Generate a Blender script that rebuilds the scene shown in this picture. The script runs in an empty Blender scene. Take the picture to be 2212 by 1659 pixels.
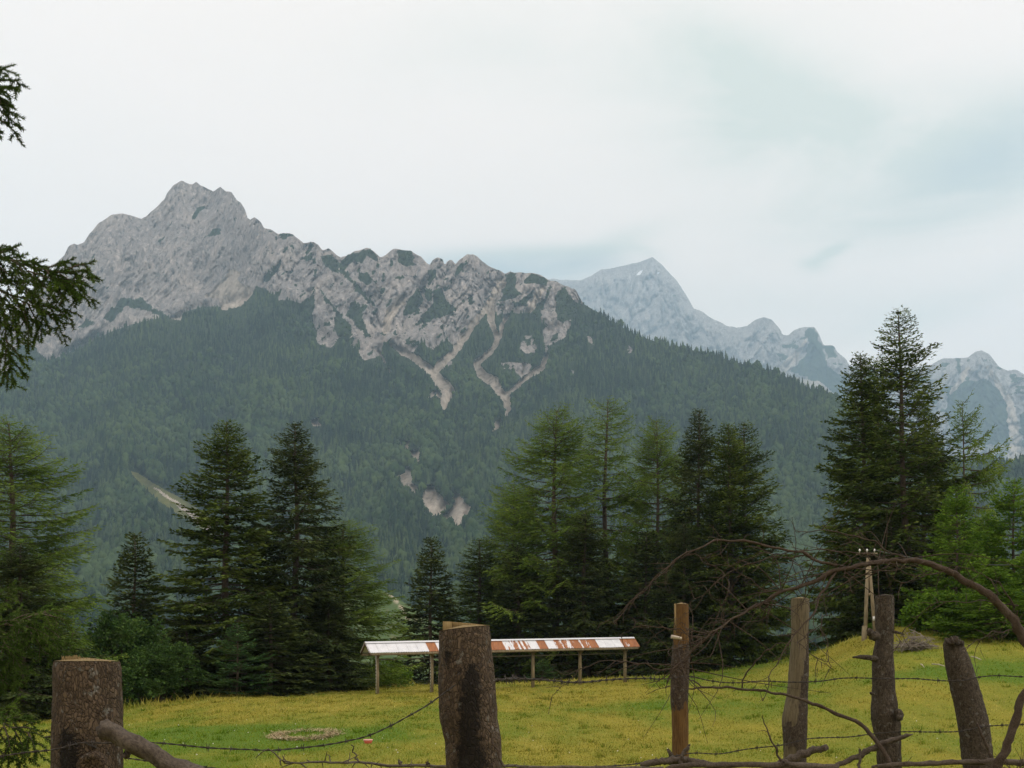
import bpy, math, random
import numpy as np
from mathutils import Vector

# ---------------------------------------------------------------- camera, sky, sun, exposure
SC = bpy.context.scene
W, H, F, CX, YH = 2212.0, 1659.0, 2670.0, 1106.0, 1430.0      # photograph frame used for surveying the place
EYE = 1.5
COL = SC.collection
cam_d = bpy.data.cameras.new('camera')
cam = bpy.data.objects.new('camera', cam_d)
COL.objects.link(cam)
cam.location = (0, 0, EYE)
cam.rotation_euler = (math.radians(90), 0, 0)
cam_d.sensor_width = 36
cam_d.lens = 36 * F / W
cam_d.shift_y = (YH - H / 2) / W
cam_d.clip_start = 0.1
cam_d.clip_end = 60000
SC.camera = cam

SUN_EL, SUN_AZ = math.radians(52), math.radians(106)          # from behind the right shoulder
world = bpy.data.worlds.new('World')
SC.world = world
world.use_nodes = True
sun_d = bpy.data.lights.new('sun', 'SUN')
sun_d.energy = 1.5
sun_d.angle = math.radians(11)
sun_d.color = (1.0, 0.96, 0.9)
sun = bpy.data.objects.new('sun', sun_d)
COL.objects.link(sun)
sdir = Vector((math.cos(SUN_EL) * math.sin(SUN_AZ), math.cos(SUN_EL) * math.cos(SUN_AZ), math.sin(SUN_EL)))
sun.rotation_euler = sdir.to_track_quat('Z', 'Y').to_euler()
sun.location = (30, -30, 60)
SC.view_settings.view_transform = 'Standard'
SC.view_settings.look = 'None'
SC.view_settings.exposure = 0.0
SC.view_settings.gamma = 1.0
SC.view_settings.use_curve_mapping = False
SC.render.engine = 'CYCLES'
SC.cycles.use_denoising = True
SC.cycles.max_bounces = 6
SC.cycles.diffuse_bounces = 3
SC.cycles.transmission_bounces = 3
SC.cycles.volume_bounces = 1
SC.cycles.use_adaptive_sampling = True
SC.cycles.adaptive_threshold = 0.02

# ---------------------------------------------------------------- node helpers
def nd(nt, typ, ins=None, **at):
    n = nt.nodes.new(typ)
    for k, v in at.items():
        setattr(n, k, v)
    for k, v in (ins or {}).items():
        if isinstance(v, bpy.types.NodeSocket):
            nt.links.new(v, n.inputs[k])
        else:
            n.inputs[k].default_value = v
    return n
def mth(nt, op, a, b=None, c=None, clamp=False):
    ins = {0: a}
    if b is not None: ins[1] = b
    if c is not None: ins[2] = c
    return nd(nt, 'ShaderNodeMath', ins, operation=op, use_clamp=clamp).outputs[0]
def mixc(nt, f, a, b):
    n = nt.nodes.new('ShaderNodeMix'); n.data_type = 'RGBA'
    for k, v in ((0, f), (6, a), (7, b)):
        if isinstance(v, bpy.types.NodeSocket): nt.links.new(v, n.inputs[k])
        else: n.inputs[k].default_value = v if k == 0 else (*v[:3], 1)
    return n.outputs[2]
def ramp(nt, f, stops, interp='LINEAR'):
    n = nt.nodes.new('ShaderNodeValToRGB'); n.color_ramp.interpolation = interp
    e = n.color_ramp.elements
    while len(e) < len(stops): e.new(0.5)
    for i, (p, c) in enumerate(stops):
        e[i].position = p
        e[i].color = (*c, 1) if isinstance(c, (tuple, list)) else (c, c, c, 1)
    nt.links.new(f, n.inputs[0])
    return n.outputs[0]
def noise(nt, vec, scale, detail=4, rough=0.55, dist=0.0):
    return nd(nt, 'ShaderNodeTexNoise', {'Vector': vec, 'Scale': scale, 'Detail': detail, 'Roughness': rough, 'Distortion': dist}).outputs[0]
def vmul(nt, v, s):
    return nd(nt, 'ShaderNodeVectorMath', {0: v, 1: s}, operation='MULTIPLY').outputs[0]
def newmat(name):
    m = bpy.data.materials.new(name); m.use_nodes = True
    nt = m.node_tree; nt.nodes.clear()
    out = nt.nodes.new('ShaderNodeOutputMaterial')
    return m, nt, out
def principled(nt, out, col, rough=0.8, spec=0.3, bump=None, bstr=0.5, bdist=0.01, metal=0.0):
    ins = {'Base Color': col if isinstance(col, bpy.types.NodeSocket) else (*col, 1), 'Roughness': rough, 'Specular IOR Level': spec, 'Metallic': metal}
    p = nd(nt, 'ShaderNodeBsdfPrincipled', ins)
    if bump is not None:
        b = nd(nt, 'ShaderNodeBump', {'Height': bump, 'Strength': bstr, 'Distance': bdist})
        nt.links.new(b.outputs[0], p.inputs['Normal'])
    nt.links.new(p.outputs[0], out.inputs[0])
    return p

# world: the physical sky seen through a high bright overcast with thin blue-grey patches
wn = world.node_tree; wn.nodes.clear()
wo = wn.nodes.new('ShaderNodeOutputWorld')
sky = nd(wn, 'ShaderNodeTexSky', sky_type='NISHITA', sun_disc=False, sun_elevation=SUN_EL, sun_rotation=SUN_AZ, air_density=1.0, dust_density=2.0)
tc = wn.nodes.new('ShaderNodeTexCoord')
dirv = tc.outputs['Generated']
sep = nd(wn, 'ShaderNodeSeparateXYZ', {0: dirv})
den = mth(wn, 'ADD', mth(wn, 'ABSOLUTE', sep.outputs[2]), 0.22)
pl = nd(wn, 'ShaderNodeCombineXYZ', {0: mth(wn, 'DIVIDE', sep.outputs[0], den), 1: mth(wn, 'DIVIDE', sep.outputs[1], den), 2: 0.0}).outputs[0]
n1 = noise(wn, pl, 1.6, 5, 0.55, 0.3)
n2 = noise(wn, vmul(wn, dirv, (5.0, 5.0, 14.0)), 1.0, 5, 0.6, 0.4)
def dirpx(x, y):
    return Vector(((x - CX) / F, 1.0, (YH - y) / F)).normalized()
def lobe(x, y, wx, wy, amt, tilt=0.0):
    # one soft thin place in the cloud cover, about a fixed direction of the sky
    d = dirpx(x, y); ax = Vector((d.y, -d.x, 0)).normalized(); up = ax.cross(d)
    c, s = math.cos(tilt), math.sin(tilt)
    a1 = (ax * c + up * s) * (F / wx); a2 = (up * c - ax * s) * (F / wy)
    q = []
    for a in (a1, a2):
        v = nd(wn, 'ShaderNodeVectorMath', {0: dirv, 1: tuple(a)}, operation='DOT_PRODUCT').outputs['Value']
        v = mth(wn, 'SUBTRACT', v, a.dot(d))
        q.append(mth(wn, 'MULTIPLY', v, v))
    fr = mth(wn, 'GREATER_THAN', nd(wn, 'ShaderNodeVectorMath', {0: dirv, 1: tuple(d)}, operation='DOT_PRODUCT').outputs['Value'], 0.0)
    e = mth(wn, 'POWER', 2.718, mth(wn, 'MULTIPLY', mth(wn, 'ADD', q[0], q[1]), -1.0))
    return mth(wn, 'MULTIPLY', mth(wn, 'MULTIPLY', e, fr), amt)
def total(lst):
    acc = None
    for x in lst:
        acc = x if acc is None else mth(wn, 'ADD', acc, x)
    return acc
grey = total([lobe(1720, 270, 300, 105, 1.0, -0.15), lobe(2080, 370, 300, 110, 0.8, 0.25), lobe(1900, 460, 300, 45, 0.5, 0.0),
              lobe(1250, 90, 420, 90, 0.36), lobe(1560, 120, 160, 60, 0.35, -0.6), lobe(2100, 640, 260, 40, 0.5, 0.2), lobe(1700, 650, 300, 60, 0.25),
              lobe(1795, 545, 36, 12, 1.2, 0.35), lobe(1757, 574, 30, 15, 1.2, -0.1), lobe(1325, 530, 90, 24, 0.5, 0.3), lobe(1400, 545, 40, 12, 0.4, -0.4), lobe(1150, 552, 200, 18, 0.7, 0.03),
              mth(wn, 'MULTIPLY', n1, 0.12)])
blue = total([lobe(2150, 350, 200, 70, 0.75, 0.25), lobe(1080, 590, 230, 38, 0.95), lobe(1290, 570, 90, 28, 0.5)])
nm = ramp(wn, n2, [(0.3, 0.35), (0.66, 1.35)])
gfac = mth(wn, 'MULTIPLY', grey, nm, clamp=True)
bfac = mth(wn, 'MULTIPLY', blue, nm, clamp=True)
white = (12.5, 11.0, 9.95)
c1 = mixc(wn, gfac, white, (8.6, 8.8, 7.7))
c2 = mixc(wn, bfac, c1, (6.3, 7.0, 6.9))
c3 = mixc(wn, 0.985, sky.outputs[0], c2)
bg = nd(wn, 'ShaderNodeBackground', {'Color': c3, 'Strength': 0.105})
wn.links.new(bg.outputs[0], wo.inputs[0])

# ---------------------------------------------------------------- geometry helpers
def P(x, y, Y):
    """surveyed pixel + distance -> world point"""
    return np.array([(x - CX) / F * Y, Y, EYE + (YH - y) / F * Y])
_tabs = {}
def perlin(x, y, z=0.0, seed=0):
    if seed not in _tabs:
        r = np.random.RandomState(seed + 17)
        p = r.permutation(256)
        g = r.normal(size=(256, 3)); g /= np.linalg.norm(g, axis=1)[:, None]
        _tabs[seed] = (np.concatenate([p, p, p]), g)
    p, g = _tabs[seed]
    x, y, z = np.broadcast_arrays(np.asarray(x, float), np.asarray(y, float), np.asarray(z, float))
    xi, yi, zi = np.floor(x).astype(int), np.floor(y).astype(int), np.floor(z).astype(int)
    xf, yf, zf = x - xi, y - yi, z - zi
    xi &= 255; yi &= 255; zi &= 255
    fx, fy, fz = [t * t * t * (t * (t * 6 - 15) + 10) for t in (xf, yf, zf)]
    def c(i, j, k):
        gg = g[p[p[p[xi + i] + yi + j] + zi + k]]
        return gg[..., 0] * (xf - i) + gg[..., 1] * (yf - j) + gg[..., 2] * (zf - k)
    l = lambda a, b, t: a + t * (b - a)
    return l(l(l(c(0,0,0), c(1,0,0), fx), l(c(0,1,0), c(1,1,0), fx), fy), l(l(c(0,0,1), c(1,0,1), fx), l(c(0,1,1), c(1,1,1), fx), fy), fz) * 1.5
def fbm(x, y, z=0.0, octv=4, seed=0, ridged=False, gain=0.5):
    s, a, f, n = 0.0, 1.0, 1.0, 0.0
    for o in range(octv):
        v = perlin(np.asarray(x) * f + 3.1 * o, np.asarray(y) * f + 7.7 * o, np.asarray(z) * f + 1.3 * o, seed)
        if ridged: v = 1 - 2 * np.abs(v)
        s = s + a * v; n += a; a *= gain; f *= 2.03
    return s / n
def sstep(a, b, x):
    t = np.clip((x - a) / (b - a), 0, 1)
    return t * t * (3 - 2 * t)
def mkmesh(name, V, faces, mat=None, smooth=False, attrs=None):
    """V (n,3); faces: list of (m,k) int arrays (k = 3 or 4)"""
    me = bpy.data.meshes.new(name)
    V = np.asarray(V, np.float32)
    if not isinstance(faces, list): faces = [faces]
    faces = [np.asarray(f, np.int32) for f in faces if len(f)]
    nl = sum(f.size for f in faces); npoly = sum(len(f) for f in faces)
    me.vertices.add(len(V)); me.vertices.foreach_set('co', V.ravel())
    me.loops.add(nl); me.loops.foreach_set('vertex_index', np.concatenate([f.ravel() for f in faces]))
    me.polygons.add(npoly)
    tot = np.concatenate([np.full(len(f), f.shape[1], np.int32) for f in faces])
    me.polygons.foreach_set('loop_start', np.concatenate([[0], np.cumsum(tot)[:-1]]).astype(np.int32))
    if smooth: me.polygons.foreach_set('use_smooth', np.ones(npoly, bool))
    for k, v in (attrs or {}).items():
        a = me.attributes.new(k, 'FLOAT', 'POINT'); a.data.foreach_set('value', np.asarray(v, np.float32))
    me.update(calc_edges=True); me.validate()
    if mat: me.materials.append(mat)
    return me
def link(name, me, parent=None, loc=None):
    o = bpy.data.objects.new(name, me); COL.objects.link(o)
    if parent is not None: o.parent = parent
    if loc is not None: o.location = loc
    return o
def tag(o, label=None, cat=None, group=None, kind=None):
    if label: o['label'] = label
    if cat: o['category'] = cat
    if group: o['group'] = group
    if kind: o['kind'] = kind
    return o
def thing(name, label, cat, loc=(0, 0, 0), group=None):
    o = bpy.data.objects.new(name, None); COL.objects.link(o); o.location = tuple(float(v) for v in loc)
    o.empty_display_size = 0.2
    return tag(o, label, cat, group)
def gridfaces(nr, nc, wrap=False):
    r, c = np.meshgrid(np.arange(nr - 1), np.arange(nc if wrap else nc - 1), indexing='ij')
    c2 = (c + 1) % nc
    return np.stack([r * nc + c, r * nc + c2, (r + 1) * nc + c2, (r + 1) * nc + c], -1).reshape(-1, 4)
class MB:
    """collects pieces into one mesh"""
    def __init__(s): s.V, s.F4, s.F3, s.n, s.A = [], [], [], 0, []
    def add(s, V, f4=None, f3=None, a=0.0):
        V = np.asarray(V, float); s.V.append(V); s.A.append(np.broadcast_to(np.asarray(a, float), (len(V),)))
        if f4 is not None and len(f4): s.F4.append(np.asarray(f4) + s.n)
        if f3 is not None and len(f3): s.F3.append(np.asarray(f3) + s.n)
        s.n += len(V)
    def tube(s, pts, rad, seg=6, cap=True, jit=0.0, rng=None, a=0.0):
        pts = np.asarray(pts, float); n = len(pts); rad = np.broadcast_to(np.asarray(rad, float), (n,))
        T = np.gradient(pts, axis=0); T /= np.linalg.norm(T, axis=1)[:, None] + 1e-12
        ref = np.array([0.0, 0, 1]) if abs(T[0][2]) < 0.9 else np.array([1.0, 0, 0])
        U = np.cross(T, ref); U /= np.linalg.norm(U, axis=1)[:, None] + 1e-12
        for i in range(1, n):
            if U[i] @ U[i - 1] < 0: U[i] = -U[i]
        B = np.cross(T, U)
        th = np.arange(seg) * 2 * math.pi / seg
        R = rad[:, None] * (1 + (jit * rng.normal(size=(n, seg)) if rng is not None and jit else 0))
        V = pts[:, None] + R[..., None] * (np.cos(th)[None, :, None] * U[:, None] + np.sin(th)[None, :, None] * B[:, None])
        V = V.reshape(-1, 3); f4 = gridfaces(n, seg, True)
        f3 = []
        if cap:
            V = np.vstack([V, pts[0], pts[-1]]); k = n * seg
            for j in range(seg):
                f3.append((k, (j + 1) % seg, j)); f3.append((k + 1, (n - 1) * seg + j, (n - 1) * seg + (j + 1) % seg))
        s.add(V, f4, f3, a)
    def box(s, c, ax, ay, az, a=0.0):
        c, ax, ay, az = [np.asarray(v, float) for v in (c, ax, ay, az)]
        V = [c + i * ax + j * ay + k * az for i in (-1, 1) for j in (-1, 1) for k in (-1, 1)]
        s.add(V, [(0,1,3,2),(4,6,7,5),(0,4,5,1),(2,3,7,6),(0,2,6,4),(1,5,7,3)], None, a)
    def mesh(s, name, mat, smooth=False, attr=None):
        V = np.vstack(s.V); fs = []
        if s.F4: fs.append(np.vstack(s.F4))
        if s.F3: fs.append(np.vstack(s.F3))
        return mkmesh(name, V, fs, mat, smooth, {attr: np.concatenate(s.A)} if attr else None)
def curve_pts(ctrl, n):
    """smooth (Catmull-Rom) resample of control rows to n rows"""
    c = np.asarray(ctrl, float)
    if len(c) == 2: return np.linspace(c[0], c[1], n)
    d = np.concatenate([[0], np.cumsum(np.linalg.norm(np.diff(c[:, :3], axis=0), axis=1))])
    t = np.linspace(0, d[-1], n); m = np.gradient(c, d, axis=0)
    i = np.clip(np.searchsorted(d, t, 'right') - 1, 0, len(c) - 2)
    h = (d[i + 1] - d[i]); u = ((t - d[i]) / h)[:, None]; h = h[:, None]
    return (2*u**3-3*u**2+1)*c[i] + (u**3-2*u**2+u)*h*m[i] + (-2*u**3+3*u**2)*c[i+1] + (u**3-u**2)*h*m[i+1]
def polysd(x, y, poly):
    """signed distance, positive inside"""
    poly = np.asarray(poly, float); out = np.full(x.shape, -1e3)
    lo, hi = poly.min(0) - 40, poly.max(0) + 40
    m = (x > lo[0]) & (x < hi[0]) & (y > lo[1]) & (y < hi[1])
    px, py = x[m], y[m]
    if not len(px): return out
    d = np.full(px.shape, 1e9); ins = np.zeros(px.shape, bool)
    for i in range(len(poly)):
        a, b = poly[i - 1], poly[i]; e = b - a
        t = np.clip(((px - a[0]) * e[0] + (py - a[1]) * e[1]) / (e @ e + 1e-9), 0, 1)
        d = np.minimum(d, np.hypot(px - a[0] - t * e[0], py - a[1] - t * e[1]))
        cr = ((a[1] > py) != (b[1] > py))
        with np.errstate(divide='ignore', invalid='ignore'):
            ins ^= cr & (px < (b[0] - a[0]) * (py - a[1]) / (b[1] - a[1]) + a[0])
    out[m] = np.where(ins, d, -d)
    return out
def linesd(x, y, pts):
    """pts rows (x, y, width): positive inside the ribbon"""
    pts = np.asarray(pts, float); out = np.full(x.shape, -1e3)
    lo, hi = pts[:, :2].min(0) - 60, pts[:, :2].max(0) + 60
    m = (x > lo[0]) & (x < hi[0]) & (y > lo[1]) & (y < hi[1])
    px, py = x[m], y[m]; best = np.full(px.shape, -1e3)
    for a, b in zip(pts[:-1], pts[1:]):
        e = b[:2] - a[:2]
        t = np.clip(((px - a[0]) * e[0] + (py - a[1]) * e[1]) / (e @ e + 1e-9), 0, 1)
        best = np.maximum(best, (a[2] + t * (b[2] - a[2])) / 2 - np.hypot(px - a[0] - t * e[0], py - a[1] - t * e[1]))
    out[m] = best
    return out
# crops of the photograph the outlines were surveyed in -> frame pixels
def K(ox, oy, s):
    return lambda pts: [((ox + p[0] * s), (oy + p[1] * s), *[q * s for q in p[2:]]) for p in pts]
k1, k2, k3 = K(0, 353.9, .4), K(663.6, 442.4, .3), K(1150.2, 486.6, .48)
k4 = K(707.8, 840.5, .4001)
r1, r2, r3, r4, r5 = K(0, 1327.2, .28), K(575.1, 1309.5, .26), K(1106, 1150.2, .30673), K(1636.9, 1150.2, .30673), K(1327.2, 1106, .4)
# ---------------------------------------------------------------- ground
CREST_X = [-900, -200, 0, 150, 260, 500, 800, 1100, 1450, 1600, 1700, 1800, 1880, 1960, 2050, 2212, 2600, 3300]
CREST_P = [1585, 1572, 1560, 1545, 1531, 1503, 1482, 1474, 1460, 1444, 1424, 1398, 1364, 1350, 1362, 1388, 1392, 1400]
CREST_Y = [52, 56, 58, 60, 62, 70, 86, 93, 93, 88, 84, 78, 72, 70, 66, 60, 56, 50]
def G(x, y):
    x = np.asarray(x, float); y = np.asarray(y, float)
    px = CX + F * x / np.maximum(y, 12.0)
    pc = np.interp(px, CREST_X, CREST_P); yc = np.interp(px, CREST_X, CREST_Y)
    # soften the table
    pc = (pc + np.interp(px - 45, CREST_X, CREST_P) + np.interp(px + 45, CREST_X, CREST_P)) / 3
    yc = (yc + np.interp(px - 45, CREST_X, CREST_Y) + np.interp(px + 45, CREST_X, CREST_Y)) / 3
    zc = EYE + (YH - pc) / F * yc
    bank = 0.50 * sstep(0.5, 8.0, y)
    dip = -1.05
    z = bank + (dip - 0.50) * sstep(9.3, 20.0, y)
    t = np.clip((y - 28.0) / np.maximum(yc - 28.0, 1), 0, 1)
    z = z + (zc - dip) * t ** 1.45
    over = np.maximum(y - yc, 0)
    z = z - np.minimum(0.0075 * over ** 1.75 * (over < 60) + (over >= 60) * (0.0075 * 60 ** 1.75 + (over - 60) * 0.22), 85 + 0.004 * over)
    z = z + 0.05 * perlin(x * .35, y * .35, 0, 5) + 0.10 * perlin(x * .09, y * .09, 0, 6) * np.clip(y / 20, 0.1, 1) + np.where(over > 0, 0, 0.015 * perlin(x * 1.6, y * 1.6, 0, 7))
    return z
def hit(px, py):
    Y = np.linspace(10.5, 110, 6000)
    z = G((px - CX) / F * Y, Y); ray = EYE + (YH - py) / F * Y
    i = np.argmax(ray < z) if np.any(ray < z) else len(Y) - 1
    return np.array([(px - CX) / F * Y[i], Y[i], z[i]])
def onground(px, Y):
    x = (px - CX) / F * Y
    return np.array([x, Y, float(G(x, Y))])
ring_c = hit(660, 1588)
def greenness(x, y):
    """lush (1) to dried-out (0) turf"""
    yy = np.maximum(y, 5); px = CX + F * x / yy
    n = fbm(x * .12, y * .05, 0, 4, 21)
    g = 0.38 + 0.85 * n + 0.75 * fbm(x * .6, y * .13, 0, 4, 23)
    def spot(cx, cy, w, h, a):
        c = hit(cx, cy); b = hit(cx, cy + h); wx = w / F * c[1]; wy = max(1.0, abs(c[1] - b[1]))
        d = np.hypot((x - c[0]) / wx, (y - c[1]) / wy) + 0.55 * fbm(x * .22, y * .12, 0, 4, 22)
        return a * (1 - sstep(0.25, 1.35, d))
    g = g + spot(440, 1590, 330, 38, 0.9) + spot(690, 1590, 190, 24, .9) + spot(300, 1640, 260, 60, .4) + spot(1480, 1520, 420, 28, 0.28) + spot(2100, 1450, 260, 24, .7)
    g = g + spot(1450, 1465, 300, 14, .2) + spot(1330, 1530, 160, 18, .25) + spot(100, 1600, 200, 70, .2)
    g = g - 0.25 * sstep(40, 62, y) * (px < 1400) * (px > 330)
    return np.clip(g, 0, 1)
na, ny = 330, 360
av = np.concatenate([np.linspace(-.95, -.46, 26)[:-1], np.linspace(-.46, .46, na - 50), np.linspace(.46, .95, 26)[1:]])
yv = np.concatenate([np.linspace(-60, 9, 24)[:-1], np.linspace(9, 105, 250), 105 + 11400 * np.linspace(0.002, 1, 60) ** 2.6])
AA, YY = np.meshgrid(av, yv)
XX = AA * np.sqrt(YY ** 2 + 15.0 ** 2)
ZZ = G(XX, YY)
gm, nt, out = newmat('meadow_soil')
pos = nd(nt, 'ShaderNodeNewGeometry').outputs['Position']
at = nd(nt, 'ShaderNodeAttribute', attribute_name='green').outputs['Fac']
far = nd(nt, 'ShaderNodeAttribute', attribute_name='far').outputs['Fac']
f1 = noise(nt, pos, 2.2, 5, 0.65); f2 = noise(nt, pos, 16.0, 4, 0.7)
dry = ramp(nt, f2, [(0.25, (0.16, 0.14, 0.016)), (0.6, (0.27, 0.235, 0.03)), (0.85, (0.40, 0.34, 0.065))])
lush = ramp(nt, f2, [(0.25, (0.06, 0.11, 0.010)), (0.75, (0.115, 0.19, 0.018))])
gf = mth(nt, 'ADD', at, mth(nt, 'MULTIPLY', mth(nt, 'SUBTRACT', f1, 0.5), 0.9), clamp=True)
c = mixc(nt, gf, dry, lush)
c = mixc(nt, far, c, (0.03, 0.05, 0.02))
principled(nt, out, c, 0.95, 0.1, mth(nt, 'ADD', f2, f1), 0.8, 0.06)
gme = mkmesh('ground', np.stack([XX, YY, ZZ], -1).reshape(-1, 3), gridfaces(len(yv), len(av)), gm, True,
             {'green': greenness(XX, YY).ravel(), 'far': sstep(95, 130, YY).ravel()})
ground = tag(link('ground', gme), kind='structure')

# ---------------------------------------------------------------- mountains
def rockmat(name, base, warm, kk=1.0):
    m, nt, out = newmat(name)
    pos = nd(nt, 'ShaderNodeNewGeometry').outputs['Position']
    A = lambda n: nd(nt, 'ShaderNodeAttribute', attribute_name=n).outputs['Fac']
    n1 = noise(nt, vmul(nt, pos, (1, 1, .6)), 0.006, 6, 0.65, 0.4)
    n2 = noise(nt, vmul(nt, pos, (1.6, 1, .5)), 0.03, 5, 0.7)
    rc = ramp(nt, n1, [(0.3, tuple(v * .72 for v in base)), (0.5, base), (0.68, warm)])
    n3 = noise(nt, vmul(nt, pos, (1.8, 1, .55)), 0.045 if name[0] == 'l' else 0.03, 5, 0.75, 0.6)
    n4 = noise(nt, vmul(nt, pos, (1.0, 1, 1.6)), 0.014, 6, 0.7, 1.5)
    rc = mixc(nt, ramp(nt, n3, [(0.38, 0.9), (0.46, 0.0)]), rc, tuple(v * .42 for v in base))
    rc = mixc(nt, ramp(nt, n3, [(0.55, 0.0), (0.63, 0.7)]), rc, tuple(v * 1.5 for v in warm))
    rc = mixc(nt, ramp(nt, n4, [(0.33, 0.55), (0.42, 0.0)]), rc, (0.10, 0.11, 0.085))
    sc = ramp(nt, n2, [(0.36, (0.27, 0.235, 0.195)), (0.46, (0.46, 0.40, 0.335)), (0.7, (0.62, 0.545, 0.455))])
    fl = ramp(nt, n2, [(0.3, (0.022, 0.038, 0.018)), (0.7, (0.045, 0.07, 0.03))])
    gr = ramp(nt, n2, [(0.35, (0.11, 0.13, 0.035)), (0.7, (0.19, 0.18, 0.06))])
    e = mth(nt, 'MULTIPLY', mth(nt, 'SUBTRACT', n2, 0.5), 0.7)
    sharp = lambda s: ramp(nt, mth(nt, 'ADD', s, e), [(0.4, 0.0), (0.6, 1.0)])
    c = mixc(nt, sharp(A('rock')), fl, rc)
    c = mixc(nt, sharp(A('scree')), c, sc)
    c = mixc(nt, sharp(A('turf')), c, gr)
    c = mixc(nt, sharp(A('snow')), c, (0.85, 0.87, 0.9))
    principled(nt, out, c, 0.95, 0.1, mth(nt, 'ADD', n3, n1), 1.0, 16.0)
    return m
SKY_A = ([(-300, 900), (-120, 780), (0, 690), (60, 640), (110, 590), (128, 562)] + k1([(350, 490), (370, 445), (400, 432), (420, 440), (455, 420), (490, 370), (540, 315), (600, 275), (660, 266), (700, 275), (760, 297), (790, 285), (850, 230), (890, 190), (900, 160), (940, 110), (980, 93), (1020, 105), (1040, 112), (1060, 98), (1080, 118), (1110, 125), (1150, 150), (1190, 124), (1215, 145), (1250, 150), (1275, 190), (1300, 210), (1325, 250), (1335, 290), (1350, 305), (1375, 288), (1410, 315), (1425, 345), (1460, 350), (1500, 380), (1530, 372), (1580, 380), (1620, 410), (1640, 430), (1690, 420), (1720, 440), (1740, 465), (1775, 455), (1810, 485), (1840, 505)])
 + k2([(300, 360), (340, 335), (390, 325), (435, 310), (480, 335), (525, 380), (545, 375), (620, 318), (680, 325), (745, 330), (770, 350), (820, 370), (865, 425), (885, 430), (900, 400), (940, 378), (975, 390), (990, 435), (1010, 405), (1035, 395), (1070, 425), (1090, 400), (1150, 360), (1190, 355), (1220, 370), (1290, 430), (1330, 455), (1385, 470), (1425, 500), (1465, 480), (1490, 490), (1540, 483), (1580, 495), (1620, 490), (1680, 505), (1740, 540), (1790, 550), (1850, 580), (1930, 610), (1960, 660), (1990, 715), (2050, 750), (2110, 782)])
 + k3([(330, 418), (460, 490), (600, 540), (760, 570), (900, 612), (1050, 652), (1180, 702), (1280, 752), (1370, 800), (1500, 870), (1700, 985), (1850, 1070), (1950, 1098), (2100, 1090), (2212, 1085), (2600, 1070), (3100, 1120)]))
SKY_A = np.array([p[:2] for p in SKY_A])
LOW = np.array([p[:2] for p in k1([(-800, 1420), (-300, 1300), (0, 1190), (100, 1140), (270, 1080), (370, 1035), (500, 970), (600, 920), (720, 880), (850, 850), (970, 845), (1010, 810), (1100, 785), (1200, 785), (1310, 752), (1345, 715), (1390, 660), (1440, 690), (1480, 735), (1560, 735), (1650, 760), (1690, 830), (1715, 960), (1760, 995), (1800, 985)])
 + k2([(215, 980), (290, 930), (310, 1000), (350, 1050), (400, 1115), (450, 1115), (520, 1090), (548, 985), (640, 1010), (760, 1060), (830, 1010), (920, 1040), (1000, 980), (1060, 1030), (1090, 1010), (1150, 930), (1210, 860), (1280, 760), (1330, 750), (1360, 800), (1450, 780), (1560, 780), (1680, 770), (1715, 1090), (1760, 1000), (1830, 970), (1900, 880), (1940, 840), (1990, 715)])])
pxs = np.arange(-290, 2560, 3.1); nrow = 360
sk = np.interp(pxs, SKY_A[:, 0], SKY_A[:, 1])
rockcol = pxs < 1262
sk = sk + np.where(rockcol, 1.0, 0.4) * (3.0 * fbm(pxs / 14, 0.5, 0, 4, 31) )
PB = 1560.0
t = np.linspace(0, 1, nrow)[:, None]
PX = np.broadcast_to(pxs, (nrow, len(pxs))).copy()
PY = sk[None] + (PB - sk[None]) * t
low = np.interp(pxs, LOW[:, 0], LOW[:, 1]); low = np.where(pxs > 1262, sk, np.maximum(low, sk))
ker = np.hanning(61); ker /= ker.sum()
lows = np.convolve(np.pad(low, 30, mode='edge'), ker, 'valid')
lows = np.where(pxs < 480, low, lows)
wx, wy = 7 * fbm(PX / 22, PY / 22, 0, 4, 32), 7 * fbm(PX / 22, PY / 22, 9, 4, 33)
QX, QY = PX + wx, PY + wy
sd = np.interp(QX, pxs, low) - QY                                    # > 0 above the lower edge of the crags
sd = np.where(PX > 1258, -1e3, np.clip(sd, -60, 60))
for poly in (k2([(1500, 1040), (1560, 950), (1620, 930), (1660, 990), (1640, 1110), (1580, 1070)]), k2([(1390, 1130), (1480, 1130), (1560, 1130), (1640, 1150), (1620, 1210), (1540, 1240), (1480, 1190), (1400, 1180)]),
             k2([(960, 1130), (1040, 1120), (1090, 1180), (1030, 1160), (980, 1180)]), k3([(235, 490), (265, 500), (285, 540), (250, 530)]), k3([(425, 530), (470, 575), (420, 575)]),
             k2([(1890, 1160), (1915, 1200), (1920, 1240), (1900, 1250)])):
    sd = np.maximum(sd, polysd(QX, QY, poly) * 1.2 - 2 + 6 * fbm(PX / 9, PY / 16, 0, 3, 34))
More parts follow.
